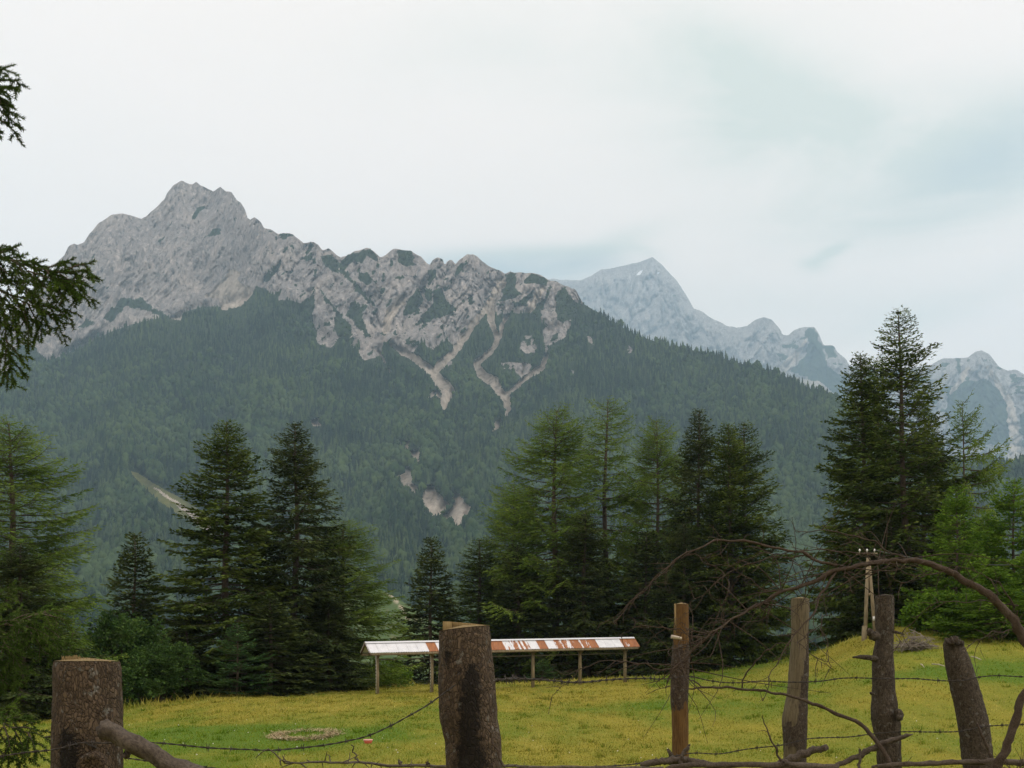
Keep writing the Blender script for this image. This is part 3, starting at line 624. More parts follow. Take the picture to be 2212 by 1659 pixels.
# ---------------------------------------------------------------- pasture trees
def unit(v): return v / (np.linalg.norm(v, axis=-1, keepdims=True) + 1e-12)
def leaves(mb, Pp, D, L, Wd, rng, flat=0.6, a=0.0):
    """elongated spray faces: base Pp, direction D"""
    n = len(Pp)
    ref = unit(np.array([0, 0, 1.0]) * flat + rng.normal(size=(n, 3)) * (1 - flat))
    S = unit(np.cross(D, ref))
    N = np.cross(S, D)
    L, Wd = L[:, None], Wd[:, None]
    V = np.stack([Pp, Pp + D * L * .42 + S * Wd + N * Wd * .25, Pp + D * L, Pp + D * L * .42 - S * Wd + N * Wd * .25], 1)
    mb.add(V.reshape(-1, 3), np.arange(n * 4).reshape(n, 4), None, np.repeat(a, 4) if np.ndim(a) else a)
def tree_geo(seed, H, R, h0=0.04, power=0.8, step=0.42, nb=5, rise=(.55, -.12), droop=.22, tipup=.14, tw=.15, tl=.40, lsp=.10, L=.20, Wd=.045, hang=.35, fl=.55, miss=.06, vary=.22, trunk_r=None, asym=None, lean=0.0, top_bare=0.0, dead=.12, second=False):
    """a conifer: tapered trunk, whorls of limbs, side twigs, sprays of needles"""
    r = np.random.RandomState(seed); wood, leaf = MB(), MB()
    tr = trunk_r or H * .0105
    zz = np.linspace(0, 1, 16)
    sway = np.stack([.012 * H * perlin(zz * 2.2, seed, 0, 3) + lean * H * zz ** 2, .012 * H * perlin(zz * 2.2, seed + 9.5, 0, 3), zz * H], -1); sway[:, :2] -= sway[0, :2]
    wood.tube(sway, tr * (1 - zz) ** .8 + .012 + .5 * tr * np.exp(-zz * 30), 8, True, .05, r)
    axis = lambda z: np.array([np.interp(z, sway[:, 2], sway[:, 0]), np.interp(z, sway[:, 2], sway[:, 1]), z])
    z = h0 * H
    while z < H * .992:
        t = (z - h0 * H) / (H - h0 * H)
        prof = (1 - t) ** power * (1 - .30 * math.exp(-t * 9))
        n = nb if t < .85 else max(3, nb - 1)
        ph0 = r.rand() * 6.28
        for b in range(n):
            if r.rand() < miss: continue
            ph = ph0 + 6.283 * b / n + .5 * r.normal()
            Lb = R * prof * (1 + vary * r.normal()) + .10; lf = 1 - .45 * t ** 3
            Lb *= 1 + .28 * perlin(math.cos(ph) * 1.3 + seed, math.sin(ph) * 1.3, z * .45, 8)
            if asym: Lb *= asym(ph, t)
            Lb = max(.1, float(Lb))
            zb = z + .12 * step * r.normal()
            e0 = rise[1] + (rise[0] - rise[1]) * t ** 1.6 + .10 * r.normal()
            s = np.linspace(0, 1, 7)
            crv = lambda s: Lb * (e0 * s - droop * (1 - t) ** .5 * 2.2 * s ** 1.3 * (1 - .45 * s) + tipup * s ** 3)
            dh = np.array([math.cos(ph), math.sin(ph), 0]); base = axis(zb); sd = np.array([-dh[1], dh[0], 0])
            bend = .10 * r.normal() * Lb
            pt = lambda s: base + np.multiply.outer(s * Lb * (1 - .06 * s), dh) + np.multiply.outer(crv(s), [0, 0, 1.0]) + np.multiply.outer(bend * s * s, sd)
            wood.tube(pt(s), (.010 + .011 * Lb) * (1 - s * .88), 3, False)
            # side twigs
            s0 = (.20 if t < .75 else .05) + .1 * r.rand() + (.22 * (1 - t) if t < .5 else 0) * r.rand()
            ns = max(2, int(Lb * (1 - s0) / tw))
            ss = np.repeat(np.linspace(s0, .985, ns), 2) + .02 * r.normal(size=2 * ns); ss = np.clip(ss, 0, 1); sg = np.tile([1.0, -1.0], ns)
            p = pt(ss); tan = unit(pt(np.clip(ss + .02, 0, 1.02)) - p)
            l2 = np.minimum(tl * (Lb * (1 - ss)) ** .7 + .14, 1.0) * r.uniform(.6, 1.25, 2 * ns)
            bt = np.radians(r.uniform(38, 68, 2 * ns))[:, None]
            d2 = unit(np.cos(bt) * tan + np.sin(bt) * sg[:, None] * sd + np.array([0, 0, -1.0]) * (hang * r.uniform(.2, 1.2, 2 * ns))[:, None] * (1 - .75 * t))
            clump = np.clip(.5 + .35 * r.normal() + .25 * (ss - .5), 0, 1)
            for q in range(0, 2 * ns, 2 if Lb > .8 else 4):
                e = p[q] + d2[q] * l2[q] * .8
                wood.tube(np.array([p[q], e]), [.006 + .003 * Lb, .003], 3, False)
            nl = np.maximum(2, (l2 / lsp).astype(int)); k = np.repeat(np.arange(2 * ns), nl)
            u = np.concatenate([np.linspace(.12, 1, m) for m in nl])
            dz = -.22 * hang * (u ** 2) * l2[k]
            pp = p[k] + d2[k] * (u * l2[k])[:, None] + np.stack([0 * dz, 0 * dz, dz], -1)
            if dead and t < .45:
                kp = (r.rand(len(k)) > dead * 2.2 * (.45 - t) * (1.4 - ss[k]))
                k, u, pp = k[kp], u[kp], pp[kp]
            m = len(k)
            sdv = np.cross(d2[k], [0, 0, 1.0]) * r.choice([-1, 1], m)[:, None]
            dl = unit(d2[k] * .8 + sdv * r.uniform(.1, .9, m)[:, None] + r.normal(size=(m, 3)) * .22 + np.array([0, 0, -1.0]) * (hang * r.uniform(0, 1.1, m))[:, None] * (1 - .8 * t) + np.array([0, 0, .35 * t]))
            leaves(leaf, pp, dl, lf * L * r.uniform(.6, 1.25, m), lf * Wd * r.uniform(.7, 1.3, m), r, fl, np.clip(clump[k] + .16 * r.normal(size=m), 0, 1))
            # spray at the limb itself
            m = max(3, int(Lb * (1 - s0) / lsp * .8)); u = r.uniform(s0, 1, m); pp = pt(u); tn = unit(pt(np.clip(u + .03, 0, 1.05)) - pp)
            leaves(leaf, pp, unit(tn + .35 * r.normal(size=(m, 3))), lf * L * r.uniform(.7, 1.2, m), lf * Wd * r.uniform(.7, 1.2, m), r, fl, np.clip(.6 + .2 * r.normal(size=m), 0, 1))
        z += step * r.uniform(.75, 1.25) * (1.0 if t < .8 else .62)
    tp = axis(H * .985); m = 14
    leaves(leaf, np.repeat(tp[None], m, 0) + np.array([0, 0, 1]) * r.uniform(-.6, .12, m)[:, None], unit(np.array([0, 0, 1.2]) + .40 * r.normal(size=(m, 3))), L * .6 * r.uniform(.7, 1.2, m), Wd * np.ones(m) * .45, r, 0, .7)
    return wood, leaf
bark_m, nt, out = newmat('tree_bark')
pos = nd(nt, 'ShaderNodeTexCoord').outputs['Object']
q = noise(nt, vmul(nt, pos, (1, 1, .35)), 9.0, 5, .7)
principled(nt, out, ramp(nt, q, [(0.3, (0.035, 0.027, 0.020)), (0.7, (0.12, 0.098, 0.075))]), .95, .1, q, .8, .03)
spruce_m = leafmat('spruce_needles', [(0.0, (0.022, 0.036, 0.011)), (0.4, (0.052, 0.080, 0.019)), (0.8, (0.098, 0.137, 0.028)), (1.0, (0.14, 0.18, 0.038))], extra=.55, trans=.2)
spruce_dark_m = leafmat('dark_spruce_needles', [(0.0, (0.020, 0.031, 0.013)), (0.5, (0.046, 0.066, 0.023)), (1.0, (0.098, 0.125, 0.036))], extra=.55, trans=.2)
larch_m = leafmat('larch_needles', [(0.0, (0.056, 0.098, 0.018)), (0.5, (0.115, 0.180, 0.032)), (1.0, (0.20, 0.28, 0.052))], extra=.5, trans=.4)
young_m = leafmat('young_larch_needles', [(0.0, (0.042, 0.090, 0.012)), (0.5, (0.092, 0.172, 0.020)), (1.0, (0.17, 0.27, 0.034))], extra=.6, trans=.35)
broad_m = leafmat('broad_leaves', [(0.0, (0.028, 0.060, 0.018)), (0.5, (0.062, 0.118, 0.030)), (1.0, (0.115, 0.185, 0.045))], extra=.8, trans=.3)
fir_m = leafmat('fir_needles', [(0.0, (0.030, 0.070, 0.024)), (0.5, (0.060, 0.125, 0.040)), (1.0, (0.11, 0.19, 0.06))], extra=.9, trans=.3)
def geo(name, wl, leaf_mat):
    return wl[0].mesh(name + '_trunk', bark_m, True), wl[1].mesh(name + '_crown', leaf_mat, False, 'shade')
LM = {}
# prototypes: built at unit scale 1 m = 1 m
LM['a'] = geo('spruce', tree_geo(11, 17, 3.2, power=.70, L=.24, Wd=.055, hang=.45, miss=.05, vary=.20, step=.34, nb=7, tw=.115, lsp=.085), spruce_m)
LM['b'] = geo('spruce', tree_geo(12, 17, 3.0, power=.72, L=.25, Wd=.048, hang=.9, droop=.25, miss=.06, vary=.20, step=.34, nb=7, tw=.115, lsp=.085, dead=.15), spruce_dark_m)
LM['c'] = geo('spruce', tree_geo(13, 20, 3.8, power=.74, L=.25, Wd=.052, hang=.6, miss=.05, vary=.15, step=.42, nb=6, tw=.125, trunk_r=.17, rise=(.5, -.02), droop=.16, tipup=.2), spruce_m)
LM['d'] = geo('spruce', tree_geo(14, 9, 2.2, power=.88, h0=.02, L=.25, Wd=.065, hang=.35, step=.29, nb=6, miss=.03, vary=.14, tw=.12), spruce_dark_m)
LM['e'] = geo('larch', tree_geo(15, 20, 3.6, power=.46, h0=.05, step=.42, nb=6, rise=(.55, -.05), droop=.16, tipup=.2, tw=.135, tl=.55, L=.22, Wd=.038, lsp=.075, hang=.85, fl=.15, miss=.08, vary=.26, dead=.1), larch_m)
LM['f'] = geo('larch', tree_geo(16, 20, 3.4, power=.52, h0=.08, step=.50, nb=5, rise=(.5, -.08), droop=.18, tipup=.22, tw=.14, tl=.55, L=.22, Wd=.036, lsp=.075, hang=.9, fl=.15, miss=.14, vary=.32, dead=.25), larch_m)
LM['g'] = geo('larch', tree_geo(17, 9, 2.4, power=.72, h0=.02, step=.29, nb=6, rise=(.5, .05), droop=.16, tw=.125, tl=.42, L=.24, Wd=.06, lsp=.08, hang=.5, fl=.3, miss=.05, vary=.22), young_m)
ntree = {}
def place(kind, nm, cat, label, px, base_Y, top, halfw, yaw, group=None, sink=.1, lean=0, bx=None, wmul=1.0):
    """stand a tree on the ground below (px) at a distance, as tall as surveyed"""
    b = onground(bx if bx is not None else px, base_Y); zt = EYE + (YH - top) / F * base_Y
    o = thing(nm, label, cat, (b[0], b[1], b[2] - sink), group)
    h = zt - b[2] + sink
    tr, cr = LM[kind]
    Hp = max(v.co.z for v in tr.vertices) if kind not in ntree else ntree[kind]; ntree[kind] = Hp
    s = h / Hp
    zz = np.empty(len(cr.vertices) * 3, np.float32); cr.vertices.foreach_get('co', zz); zz = zz.reshape(-1, 3)
    wp = float(np.percentile(np.hypot(zz[:, 0], zz[:, 1]), 90)) * s
    k = halfw / F * base_Y / wp * wmul
    o.scale = (s * k, s * k, s); o.rotation_euler = (0, math.atan2(((px - bx) / F * base_Y), h) if bx is not None else 0, 0)
    for nme, me in (('trunk', tr), ('crown', cr)):
        c = link(nme, me, o); c.rotation_euler = (0, 0, yaw)
    return o
GL, GM, GR = 'conifers left of the open shelter', 'conifers behind the open shelter', 'conifers on the knoll'
# left of the pasture
place('e', 'larch_tree', 'tree', 'tall pale yellow-green larch cut by the left edge above the dark spruce', 22, 66, 900, 172, .4, GL)
place('b', 'spruce_tree', 'tree', 'dark bushy spruce below the pale larch at the left edge', 38, 58, 1175, 124, 1.1, GL)
place('d', 'spruce_tree', 'tree', 'small narrow pointed spruce behind the bright leafy bush', 290, 82, 1153, 99, 2.0, GL)
place('a', 'spruce_tree', 'tree', 'tall broad dense spruce, left of the tall pair left of the shelter', 492, 78, 910, 140, .7, GL)
place('b', 'spruce_tree', 'tree', 'tall slim dark spruce with hanging twigs, right of the tall pair', 634, 80, 912, 122, 2.9, GL)
place('e', 'larch_tree', 'tree', 'bushy green larch tucked against the right side of the slim dark spruce', 738, 84, 1118, 121, 5.0, GL)
place('d', 'spruce_tree', 'tree', 'low dark spruce filling the gap under the tall pair', 585, 74, 1290, 103, 3.9, GL)
place('b', 'spruce_tree', 'tree', 'low drooping spruce at the right foot of the tall pair', 715, 79, 1270, 77, 4.4, GL)
place('d', 'spruce_tree', 'tree', 'low dark spruce between the leafy bush and the fir sapling', 405, 76, 1330, 92, 5.5, GL)
# behind the shelter
place('d', 'spruce_tree', 'tree', 'lone slender spruce just left of the thick notched post', 930, 108, 1163, 84, 1.5, GM)
place('e', 'larch_tree', 'tree', 'shorter pale larch on the left flank of the three behind the shelter', 1108, 114, 1040, 100, 4.3, GM)
place('c', 'spruce_tree', 'tree', 'broad spruce with drooping limbs rising behind the thick notched post', 1040, 112, 1165, 108, 2.5, GM)
place('e', 'larch_tree', 'tree', 'tall pale larch, leftmost of the three behind the shelter', 1200, 108, 876, 129, 3.3, GM)
place('f', 'larch_tree', 'tree', 'tallest pale larch, middle one of the three behind the shelter', 1306, 112, 860, 118, 1.0, GM)
place('e', 'larch_tree', 'tree', 'pale larch, rightmost of the three behind the shelter', 1418, 108, 897, 97, 5.6, GM, wmul=.95)
place('b', 'spruce_tree', 'tree', 'narrow dark spruce, leftmost of the close trio right of the larches', 1508, 104, 886, 91, .2, GM)
place('a', 'spruce_tree', 'tree', 'round-topped spruce in the middle of the close trio right of the larches', 1572, 100, 915, 93, 4.6, GM)
place('c', 'spruce_tree', 'tree', 'spruce with a twin-looking tip, rightmost of the close trio right of the larches', 1612, 102, 914, 110, 2.2, GM)
place('d', 'spruce_tree', 'tree', 'dark low spruce under the leftmost larch behind the shelter', 1120, 106, 1180, 99, 4.0, GM)
place('b', 'spruce_tree', 'tree', 'dark low spruce under the middle larch behind the shelter', 1270, 104, 1110, 93, 5.2, GM)
place('d', 'spruce_tree', 'tree', 'dark low spruce behind the right end of the shelter', 1395, 103, 1150, 99, .9, GM)
place('b', 'spruce_tree', 'tree', 'dark low spruce right of the shelter roof behind the orange-brown post', 1480, 98, 1130, 83, 3.5, GM)
# on the knoll
place('a', 'spruce_tree', 'tree', 'dense pointed spruce, left one of the tall group on the knoll', 1858, 84, 764, 112, 5.3, GR, bx=1866)
place('f', 'larch_tree', 'tree', 'thin larch top poking out beside the dense spruce on the knoll', 1893, 92, 768, 84, 2.4, GR)
place('c', 'spruce_tree', 'tree', 'tallest open-crowned spruce standing above the knoll', 1948, 82, 670, 141, 1.9, GR, bx=1966)
place('b', 'spruce_tree', 'tree', 'dark spruce half hidden right behind the tallest spruce on the knoll', 2004, 88, 880, 88, 4.1, GR)
place('d', 'spruce_tree', 'tree', 'dark low spruce behind the utility pole', 1925, 80, 1120, 92, 2.7, GR)
place('g', 'larch_tree', 'tree', 'bright green young larch in front of the wind-shaped larch', 2066, 68, 1052, 79, 3.0, GR)
place('g', 'larch_tree', 'tree', 'bright green young larch at the right edge of the thicket', 2192, 70, 1035, 94, .8, GR)
place('g', 'larch_tree', 'tree', 'lower bright green tree between the two young larches', 2132, 72, 1105, 79, 5.1, GR)
place('d', 'spruce_tree', 'tree', 'dark spruce deep in the thicket between the young larches', 2110, 76, 1130, 86, 1.2, GR)
LM['k'] = geo('larch', tree_geo(21, 14, 3.1, power=.50, h0=.42, step=.36, nb=5, rise=(.5, -.05), droop=.14, tipup=.22, tw=.16, tl=.5, L=.23, Wd=.042, lsp=.085, hang=.8, fl=.15, miss=.10, vary=.3, dead=.1,
        asym=lambda ph, t: .55 + .75 * max(0, math.cos(ph)) ** 1.5), larch_m)
place('k', 'larch_tree', 'tree', 'lone larch with a bare lower trunk and limbs swept to the right', 2080, 80, 843, 81, 0.0, GR, bx=2086)

# leafy bushes and saplings
def bush_geo(seed, R, Hh, n=900, L=.12, Wd=.05, lobes=16):
    r = np.random.RandomState(seed); wood, leaf = MB(), MB()
    for k in range(lobes):
        ph = r.rand() * 6.28; rr = R * .75 * r.rand() ** .5; zc = Hh * (.18 + .66 * r.rand() * (1 - .5 * (rr / R) ** 2))
        c = np.array([rr * math.cos(ph), rr * math.sin(ph), zc])
        wood.tube(curve_pts([[c[0] * .12, c[1] * .12, 0], [c[0] * .5, c[1] * .5, zc * .6], c], 5), np.linspace(.035, .008, 5), 4, False)
        cr = (.24 + .16 * r.rand()) * R * 1.15
        for j in range(26):
            d = unit(r.normal(size=3) + np.array([0, 0, .5])); e = c + d * cr * r.uniform(.6, 1.15) * np.array([1, 1, .85])
            wood.tube(np.array([c, e]), [.006, .003], 3, False)
            m = n // 26; u = r.rand(m) ** .6
            pp = c + (e - c) * u[:, None] + r.normal(size=(m, 3)) * cr * .10
            leaves(leaf, pp, unit(d + r.normal(size=(m, 3)) * .8 + np.array([0, 0, -.15])), L * r.uniform(.6, 1.2, m), Wd * r.uniform(.7, 1.2, m), r, .45, np.clip(.45 + .25 * r.normal() + .15 * r.normal(size=m), 0, 1))
    return wood, leaf
LM['h'] = geo('bush', bush_geo(31, 2.0, 4.2, 700, lobes=22), broad_m)
LM['i'] = geo('fir', tree_geo(32, 5, 1.7, power=.7, h0=.03, step=.30, nb=5, rise=(.4, .05), droop=.12, tw=.11, tl=.4, L=.18, Wd=.055, lsp=.07, hang=.1, fl=.85, miss=.08, vary=.2, dead=0), fir_m)
LM['j'] = geo('bush', bush_geo(33, 1.6, 2.2, 620, lobes=18), young_m)
BG = 'leafy bushes under the trees'
place('h', 'leafy_bush', 'bush', 'light green leafy bush right behind the thick sawn post', 262, 72, 1318, 92, .5, BG, .2)
place('h', 'leafy_bush', 'bush', 'darker leafy bush to the right of the light green one, below the small spruce', 345, 71, 1385, 82, 2.6, BG, .2)
place('h', 'leafy_bush', 'bush', 'dark leafy undergrowth bush beside the sawn post at the left', 170, 66, 1400, 95, 4.2, BG, .2)
place('i', 'fir_sapling', 'tree', 'small bright fir sapling standing in front of the tall broad spruce', 512, 70, 1348, 68, 1.0, None, .1)
place('i', 'fir_sapling', 'tree', 'tiny fir sapling under the shelter roof beside a roof pole', 1172, 96, 1425, 30, 2.0, None, .1)
place('j', 'leafy_bush', 'bush', 'low dark round bush at the left end of the shelter', 832, 90, 1428, 48, 3.0, BG, .2)
place('j', 'leafy_bush', 'bush', 'bright green bush right behind the brush heap on the knoll', 2040, 66, 1272, 78, .3, BG, .2)
place('g', 'larch_tree', 'tree', 'low bushy larch overhanging the grass at the right edge', 2150, 62, 1225, 92, 2.2, BG, .2)
place('j', 'leafy_bush', 'bush', 'small green bush at the foot of the utility pole', 1905, 72, 1345, 34, 4.0, BG, .2)
place('g', 'larch_tree', 'tree', 'bushy green larch cut by the right edge, under the young larch', 2230, 64, 1190, 85, 1.4, BG, .2)

# ---------------------------------------------------------------- pasture grass
def blades(n, rng):
    # distances chosen so the cover is even in depth of view
    Y = np.exp(rng.uniform(math.log(15.0), math.log(104), n)); a = rng.uniform(-.50, .50, n); x = a * Y
    px = CX + F * a; yc = np.interp(px, CREST_X, CREST_Y)
    k = Y < yc + 2.5
    x, Y, px, yc = x[k], Y[k], px[k], yc[k]
    nc = 520; cY = np.exp(rng.uniform(math.log(24.0), math.log(85), nc)); cX = rng.uniform(-.46, .46, nc) * cY; m_ = 22      # taller tufts standing in the turf
    tX = (cX[:, None] + .09 * rng.normal(size=(nc, m_))).ravel(); tY = (cY[:, None] + .09 * rng.normal(size=(nc, m_))).ravel()
    n0 = len(x); x = np.concatenate([x, tX]); Y = np.concatenate([Y, tY]); px = CX + F * x / Y; yc = np.interp(px, CREST_X, CREST_Y); n = len(x)
    tuft = np.concatenate([np.zeros(n0), np.repeat(rng.uniform(.5, 1.0, nc), m_)])
    z = G(x, Y); g = greenness(x, Y) + .28 * rng.normal(size=n) + .35 * tuft
    edge = sstep(-4, 0, Y - yc)
    hgt = (.025 + .07 * rng.rand(n) ** 2) * (.7 + .5 * fbm(x * .4, Y * .4, 0, 2, 81)) * (1 + .6 * sstep(30, 70, Y)) * (1 + (3.0 + 3.0 * (px < 900)) * edge * rng.rand(n) ** 3)
    hgt = hgt + tuft * rng.uniform(.05, .17, n)
    w = np.maximum(.006, .00042 * Y) * rng.uniform(.6, 1.4, n)
    th = rng.rand(n) * 6.28; sx, sy = np.cos(th) * w, np.sin(th) * w
    ln = rng.normal(size=(n, 2)) * .55 * hgt[:, None]
    V = np.empty((n, 3, 3)); V[:, 0] = np.stack([x - sx, Y - sy, z - .01], -1); V[:, 1] = np.stack([x + sx, Y + sy, z - .01], -1); V[:, 2] = np.stack([x + ln[:, 0], Y + ln[:, 1], z + hgt], -1)
    return V.reshape(-1, 3), np.arange(3 * n).reshape(n, 3), np.repeat(np.clip(g, 0, 1), 3), np.repeat(np.clip(.45 * rng.rand(n) + .30 + .95 * fbm(x * .9, Y * .25, 0, 4, 82) + .35 * fbm(x * .2, Y * .08, 0, 2, 83), 0, 1), 3)
V, Fc, gA, sA = blades(340000, np.random.RandomState(5))
gmt, nt, out = newmat('grass_blades')
ag = nd(nt, 'ShaderNodeAttribute', attribute_name='green').outputs['Fac']; as_ = nd(nt, 'ShaderNodeAttribute', attribute_name='shade').outputs['Fac']
dryc = ramp(nt, as_, [(0.0, (0.14, 0.130, 0.020)), (0.5, (0.285, 0.25, 0.045)), (1.0, (0.53, 0.46, 0.135))])
lushc = ramp(nt, as_, [(0.0, (0.075, 0.14, 0.010)), (1.0, (0.17, 0.25, 0.025))])
cc = mixc(nt, ag, dryc, lushc)
d = nd(nt, 'ShaderNodeBsdfDiffuse', {'Color': cc}); tr = nd(nt, 'ShaderNodeBsdfTranslucent', {'Color': cc})
nt.links.new(nd(nt, 'ShaderNodeMixShader', {0: .3, 1: d.outputs[0], 2: tr.outputs[0]}).outputs[0], out.inputs[0])
tag(link('grass', mkmesh('grass', V, Fc, gmt, False, {'green': gA, 'shade': sA})), kind='stuff')
# ---------------------------------------------------------------- open roofed shelter (hay rack) on the pasture
from mathutils import Matrix
def kid(name, me, parent):
    me.transform(Matrix.Translation(-Vector(parent.location)))
    return link(name, me, parent)
def kidmb(name, mb, parent, mat, smooth=False, attr=None):
    return kid(name, mb.mesh(name, mat, smooth, attr), parent)
wood_m, nt, out = newmat('weathered_pole')
pos = nd(nt, 'ShaderNodeNewGeometry').outputs['Position']
q = noise(nt, vmul(nt, pos, (1, 1, .15)), 14, 5, .7)
principled(nt, out, ramp(nt, q, [(0.3, (0.13, 0.10, 0.06)), (0.7, (0.30, 0.25, 0.16))]), .9, .2, q, .4, .01)
plain = {}
def flatmat(name, c, rough=.8, metal=0, spec=.3):
    if name not in plain:
        m, nt, out = newmat(name)
        pos = nd(nt, 'ShaderNodeNewGeometry').outputs['Position']
        q = noise(nt, pos, 25, 4, .6)
        principled(nt, out, mixc(nt, mth(nt, 'MULTIPLY', q, .7), c, tuple(v * .55 for v in c)), rough, spec, None, metal=metal)
        plain[name] = m
    return plain[name]
sheet_m, nt, out = newmat('corrugated_sheet')
pos = nd(nt, 'ShaderNodeNewGeometry').outputs['Position']
ru = nd(nt, 'ShaderNodeAttribute', attribute_name='rust').outputs['Fac']
q1 = noise(nt, vmul(nt, pos, (9.5, 2.0, .5)), 1.0, 4, .75); q2 = noise(nt, pos, 2.2, 4, .7)
rf = ramp(nt, mth(nt, 'ADD', ru, mth(nt, 'MULTIPLY', mth(nt, 'SUBTRACT', mth(nt, 'ADD', mth(nt, 'MULTIPLY', q1, .65), mth(nt, 'MULTIPLY', q2, .35)), .5), 1.9)), [(0.46, 0.0), (0.56, 1.0)])
white_c = ramp(nt, q2, [(0.3, (0.56, 0.57, 0.60)), (0.7, (0.72, 0.73, 0.76))])
rust_c = ramp(nt, q1, [(0.3, (0.20, 0.065, 0.018)), (0.7, (0.36, 0.135, 0.038))])
principled(nt, out, mixc(nt, rf, white_c, rust_c), .55, .4)
al = math.radians(20); u_ = np.array([math.cos(al), math.sin(al), 0]); n_ = np.array([math.sin(al), -math.cos(al), 0]); up = np.array([0, 0, 1.0])
A0 = hit(815, 1499); B0 = hit(1350, 1474); LEN = float(np.hypot(*(B0 - A0)[:2])); al = math.atan2(B0[1] - A0[1], B0[0] - A0[0])
u_ = np.array([math.cos(al), math.sin(al), 0]); n_ = np.array([math.sin(al), -math.cos(al), 0]); print('SHELTER', A0, B0, LEN, math.degrees(al))
base_of = lambda d: (lambda p: np.array([p[0], p[1], float(G(p[0], p[1]))]))(A0 + u_ * d)
zl, zr = P(797, 1409, A0[1])[2], P(1383, 1397, B0[1])[2]
eave = lambda d: zl + (zr - zl) * d / LEN
RIDGE, HALF = 22 / F * A0[1], .68
sh = thing('open_shelter', 'long open roofed shelter with striped rusty and white corrugated roof on poles in the pasture', 'shelter', base_of(LEN / 2))
d0, d1, ns = -.85, LEN + .75, 30
pat = [.16, .05, .1, .05, .12, .2, 1, .05, .1, .1, .5, 1, .9, 1, .74, .70, .72, .12, 1, .05, .78, .72, .62, .74, .92, .12, .36, .05, .86, .95]
ctr = lambda d, z: A0 * np.array([1, 1, 0]) + u_ * d + up * z
wd = (d1 - d0) / ns; rr0 = np.random.RandomState(3)
for side, nm in ((1, 'roof_sheet'), (-1, 'roof_sheet')):
    for i in range(ns):
        m = 13; dd = d0 + wd * (i + np.linspace(0, 1.03, m)); wv = .022 * np.cos(np.arange(m) * math.pi)
        off = .006 * (i % 2)
        rows = []
        for k, (hh, zz) in enumerate(((.02, RIDGE), (.5, RIDGE * .5), (1.0, -.02))):
            rows.append(np.array([ctr(d, eave(d) + zz + w + off) + n_ * HALF * hh * side for d, w in zip(dd, wv)]))
        pv = np.full(m, pat[i]) if not .3 < pat[i] < .9 else np.repeat(pat[i] + rr0.uniform(-.42, .25, 5), 3)[:m]
        mb = MB(); mb.add(np.vstack(rows), gridfaces(3, m) if side < 0 else gridfaces(3, m)[:, ::-1], None, np.tile(pv, 3))
        kidmb(nm, mb, sh, sheet_m, False, 'rust')
mb = MB()
for i in range(12):
    a, b = d0 + (d1 - d0) * i / 12, d0 + (d1 - d0) * (i + 1) / 12
    pa, pb = ctr(a, eave(a) + RIDGE + .045), ctr(b, eave(b) + RIDGE + .045)
    mb.add([pa - n_ * .16 - up * .1, pa, pa + n_ * .16 - up * .1, pb - n_ * .16 - up * .1, pb, pb + n_ * .16 - up * .1], [(0, 1, 4, 3), (1, 2, 5, 4)])
kidmb('ridge_cap', mb, sh, flatmat('white_metal', (.72, .73, .75), .5))
for s, nm in ((.62, 'eave_beam'), (-.62, 'eave_beam'), (0, 'ridge_beam')):
    mb = MB(); zz = -.12 if s else .42
    pa, pb = ctr(d0 + .1, eave(d0) + zz) + n_ * s, ctr(d1 - .1, eave(d1) + zz) + n_ * s
    mb.box((pa + pb) / 2, (pb - pa) / 2, n_ * .05, up * .07); kidmb(nm, mb, sh, wood_m)
for d in (d0 + .06, d1 - .06):
    for s in (1, -1):
        mb = MB(); pa, pb = ctr(d, eave(d) + RIDGE - .07), ctr(d, eave(d) - .09) + n_ * HALF * s
        mb.box((pa + pb) / 2, (pb - pa) / 2, u_ * .035, up * .07); kidmb('barge_board', mb, sh, flatmat('brown_board', (.13, .085, .05)))
mb = MB(); pa, pb = ctr(.1, eave(0) - .45), ctr(LEN - .1, eave(LEN) - .45); mb.box((pa + pb) / 2, (pb - pa) / 2, n_ * .02, up * .035); kidmb('rail', mb, sh, flatmat('grey_rail', (.16, .15, .12)))
for i in range(6):
    d = LEN * i / 5 + (.12 if i == 2 else 0); b = base_of(d); zt = eave(d) + .3
    pole = MB(); pole.box(np.array([b[0], b[1], (b[2] - .3 + zt) / 2]), u_ * .085, n_ * .085, up * (zt - b[2] + .3) / 2); po = kidmb('pole', pole, sh, wood_m)
    if i < 3:
        st = MB(); st.box(np.array([b[0], b[1], (b[2] + zt) / 2]) - u_ * .09, u_ * .004, n_ * .075, up * (zt - b[2] - .1) / 2)
        so = link('painted_strip', st.mesh('painted_strip', flatmat('white_paint', (.72, .70, .64)))); so.parent = po; so.data.transform(Matrix.Translation(-Vector(sh.location)))
        for k in range(9):
            hb = MB(); hb.box(np.array([b[0], b[1], b[2] + .25 + .2 * k]) - u_ * .096, u_ * .003, n_ * .035, up * .05)
            ho = link('peg_hole', hb.mesh('peg_hole', flatmat('dark_hole', (.02, .018, .015)))); ho.parent = po; ho.data.transform(Matrix.Translation(-Vector(sh.location)))
    for s in (1, -1):
        mb = MB(); pa, pb = ctr(d, eave(d) - .42), ctr(d, eave(d) - .1) + n_ * .55 * s
        mb.tube(np.array([pa, pb]), .035, 4); kidmb('brace', mb, sh, wood_m)

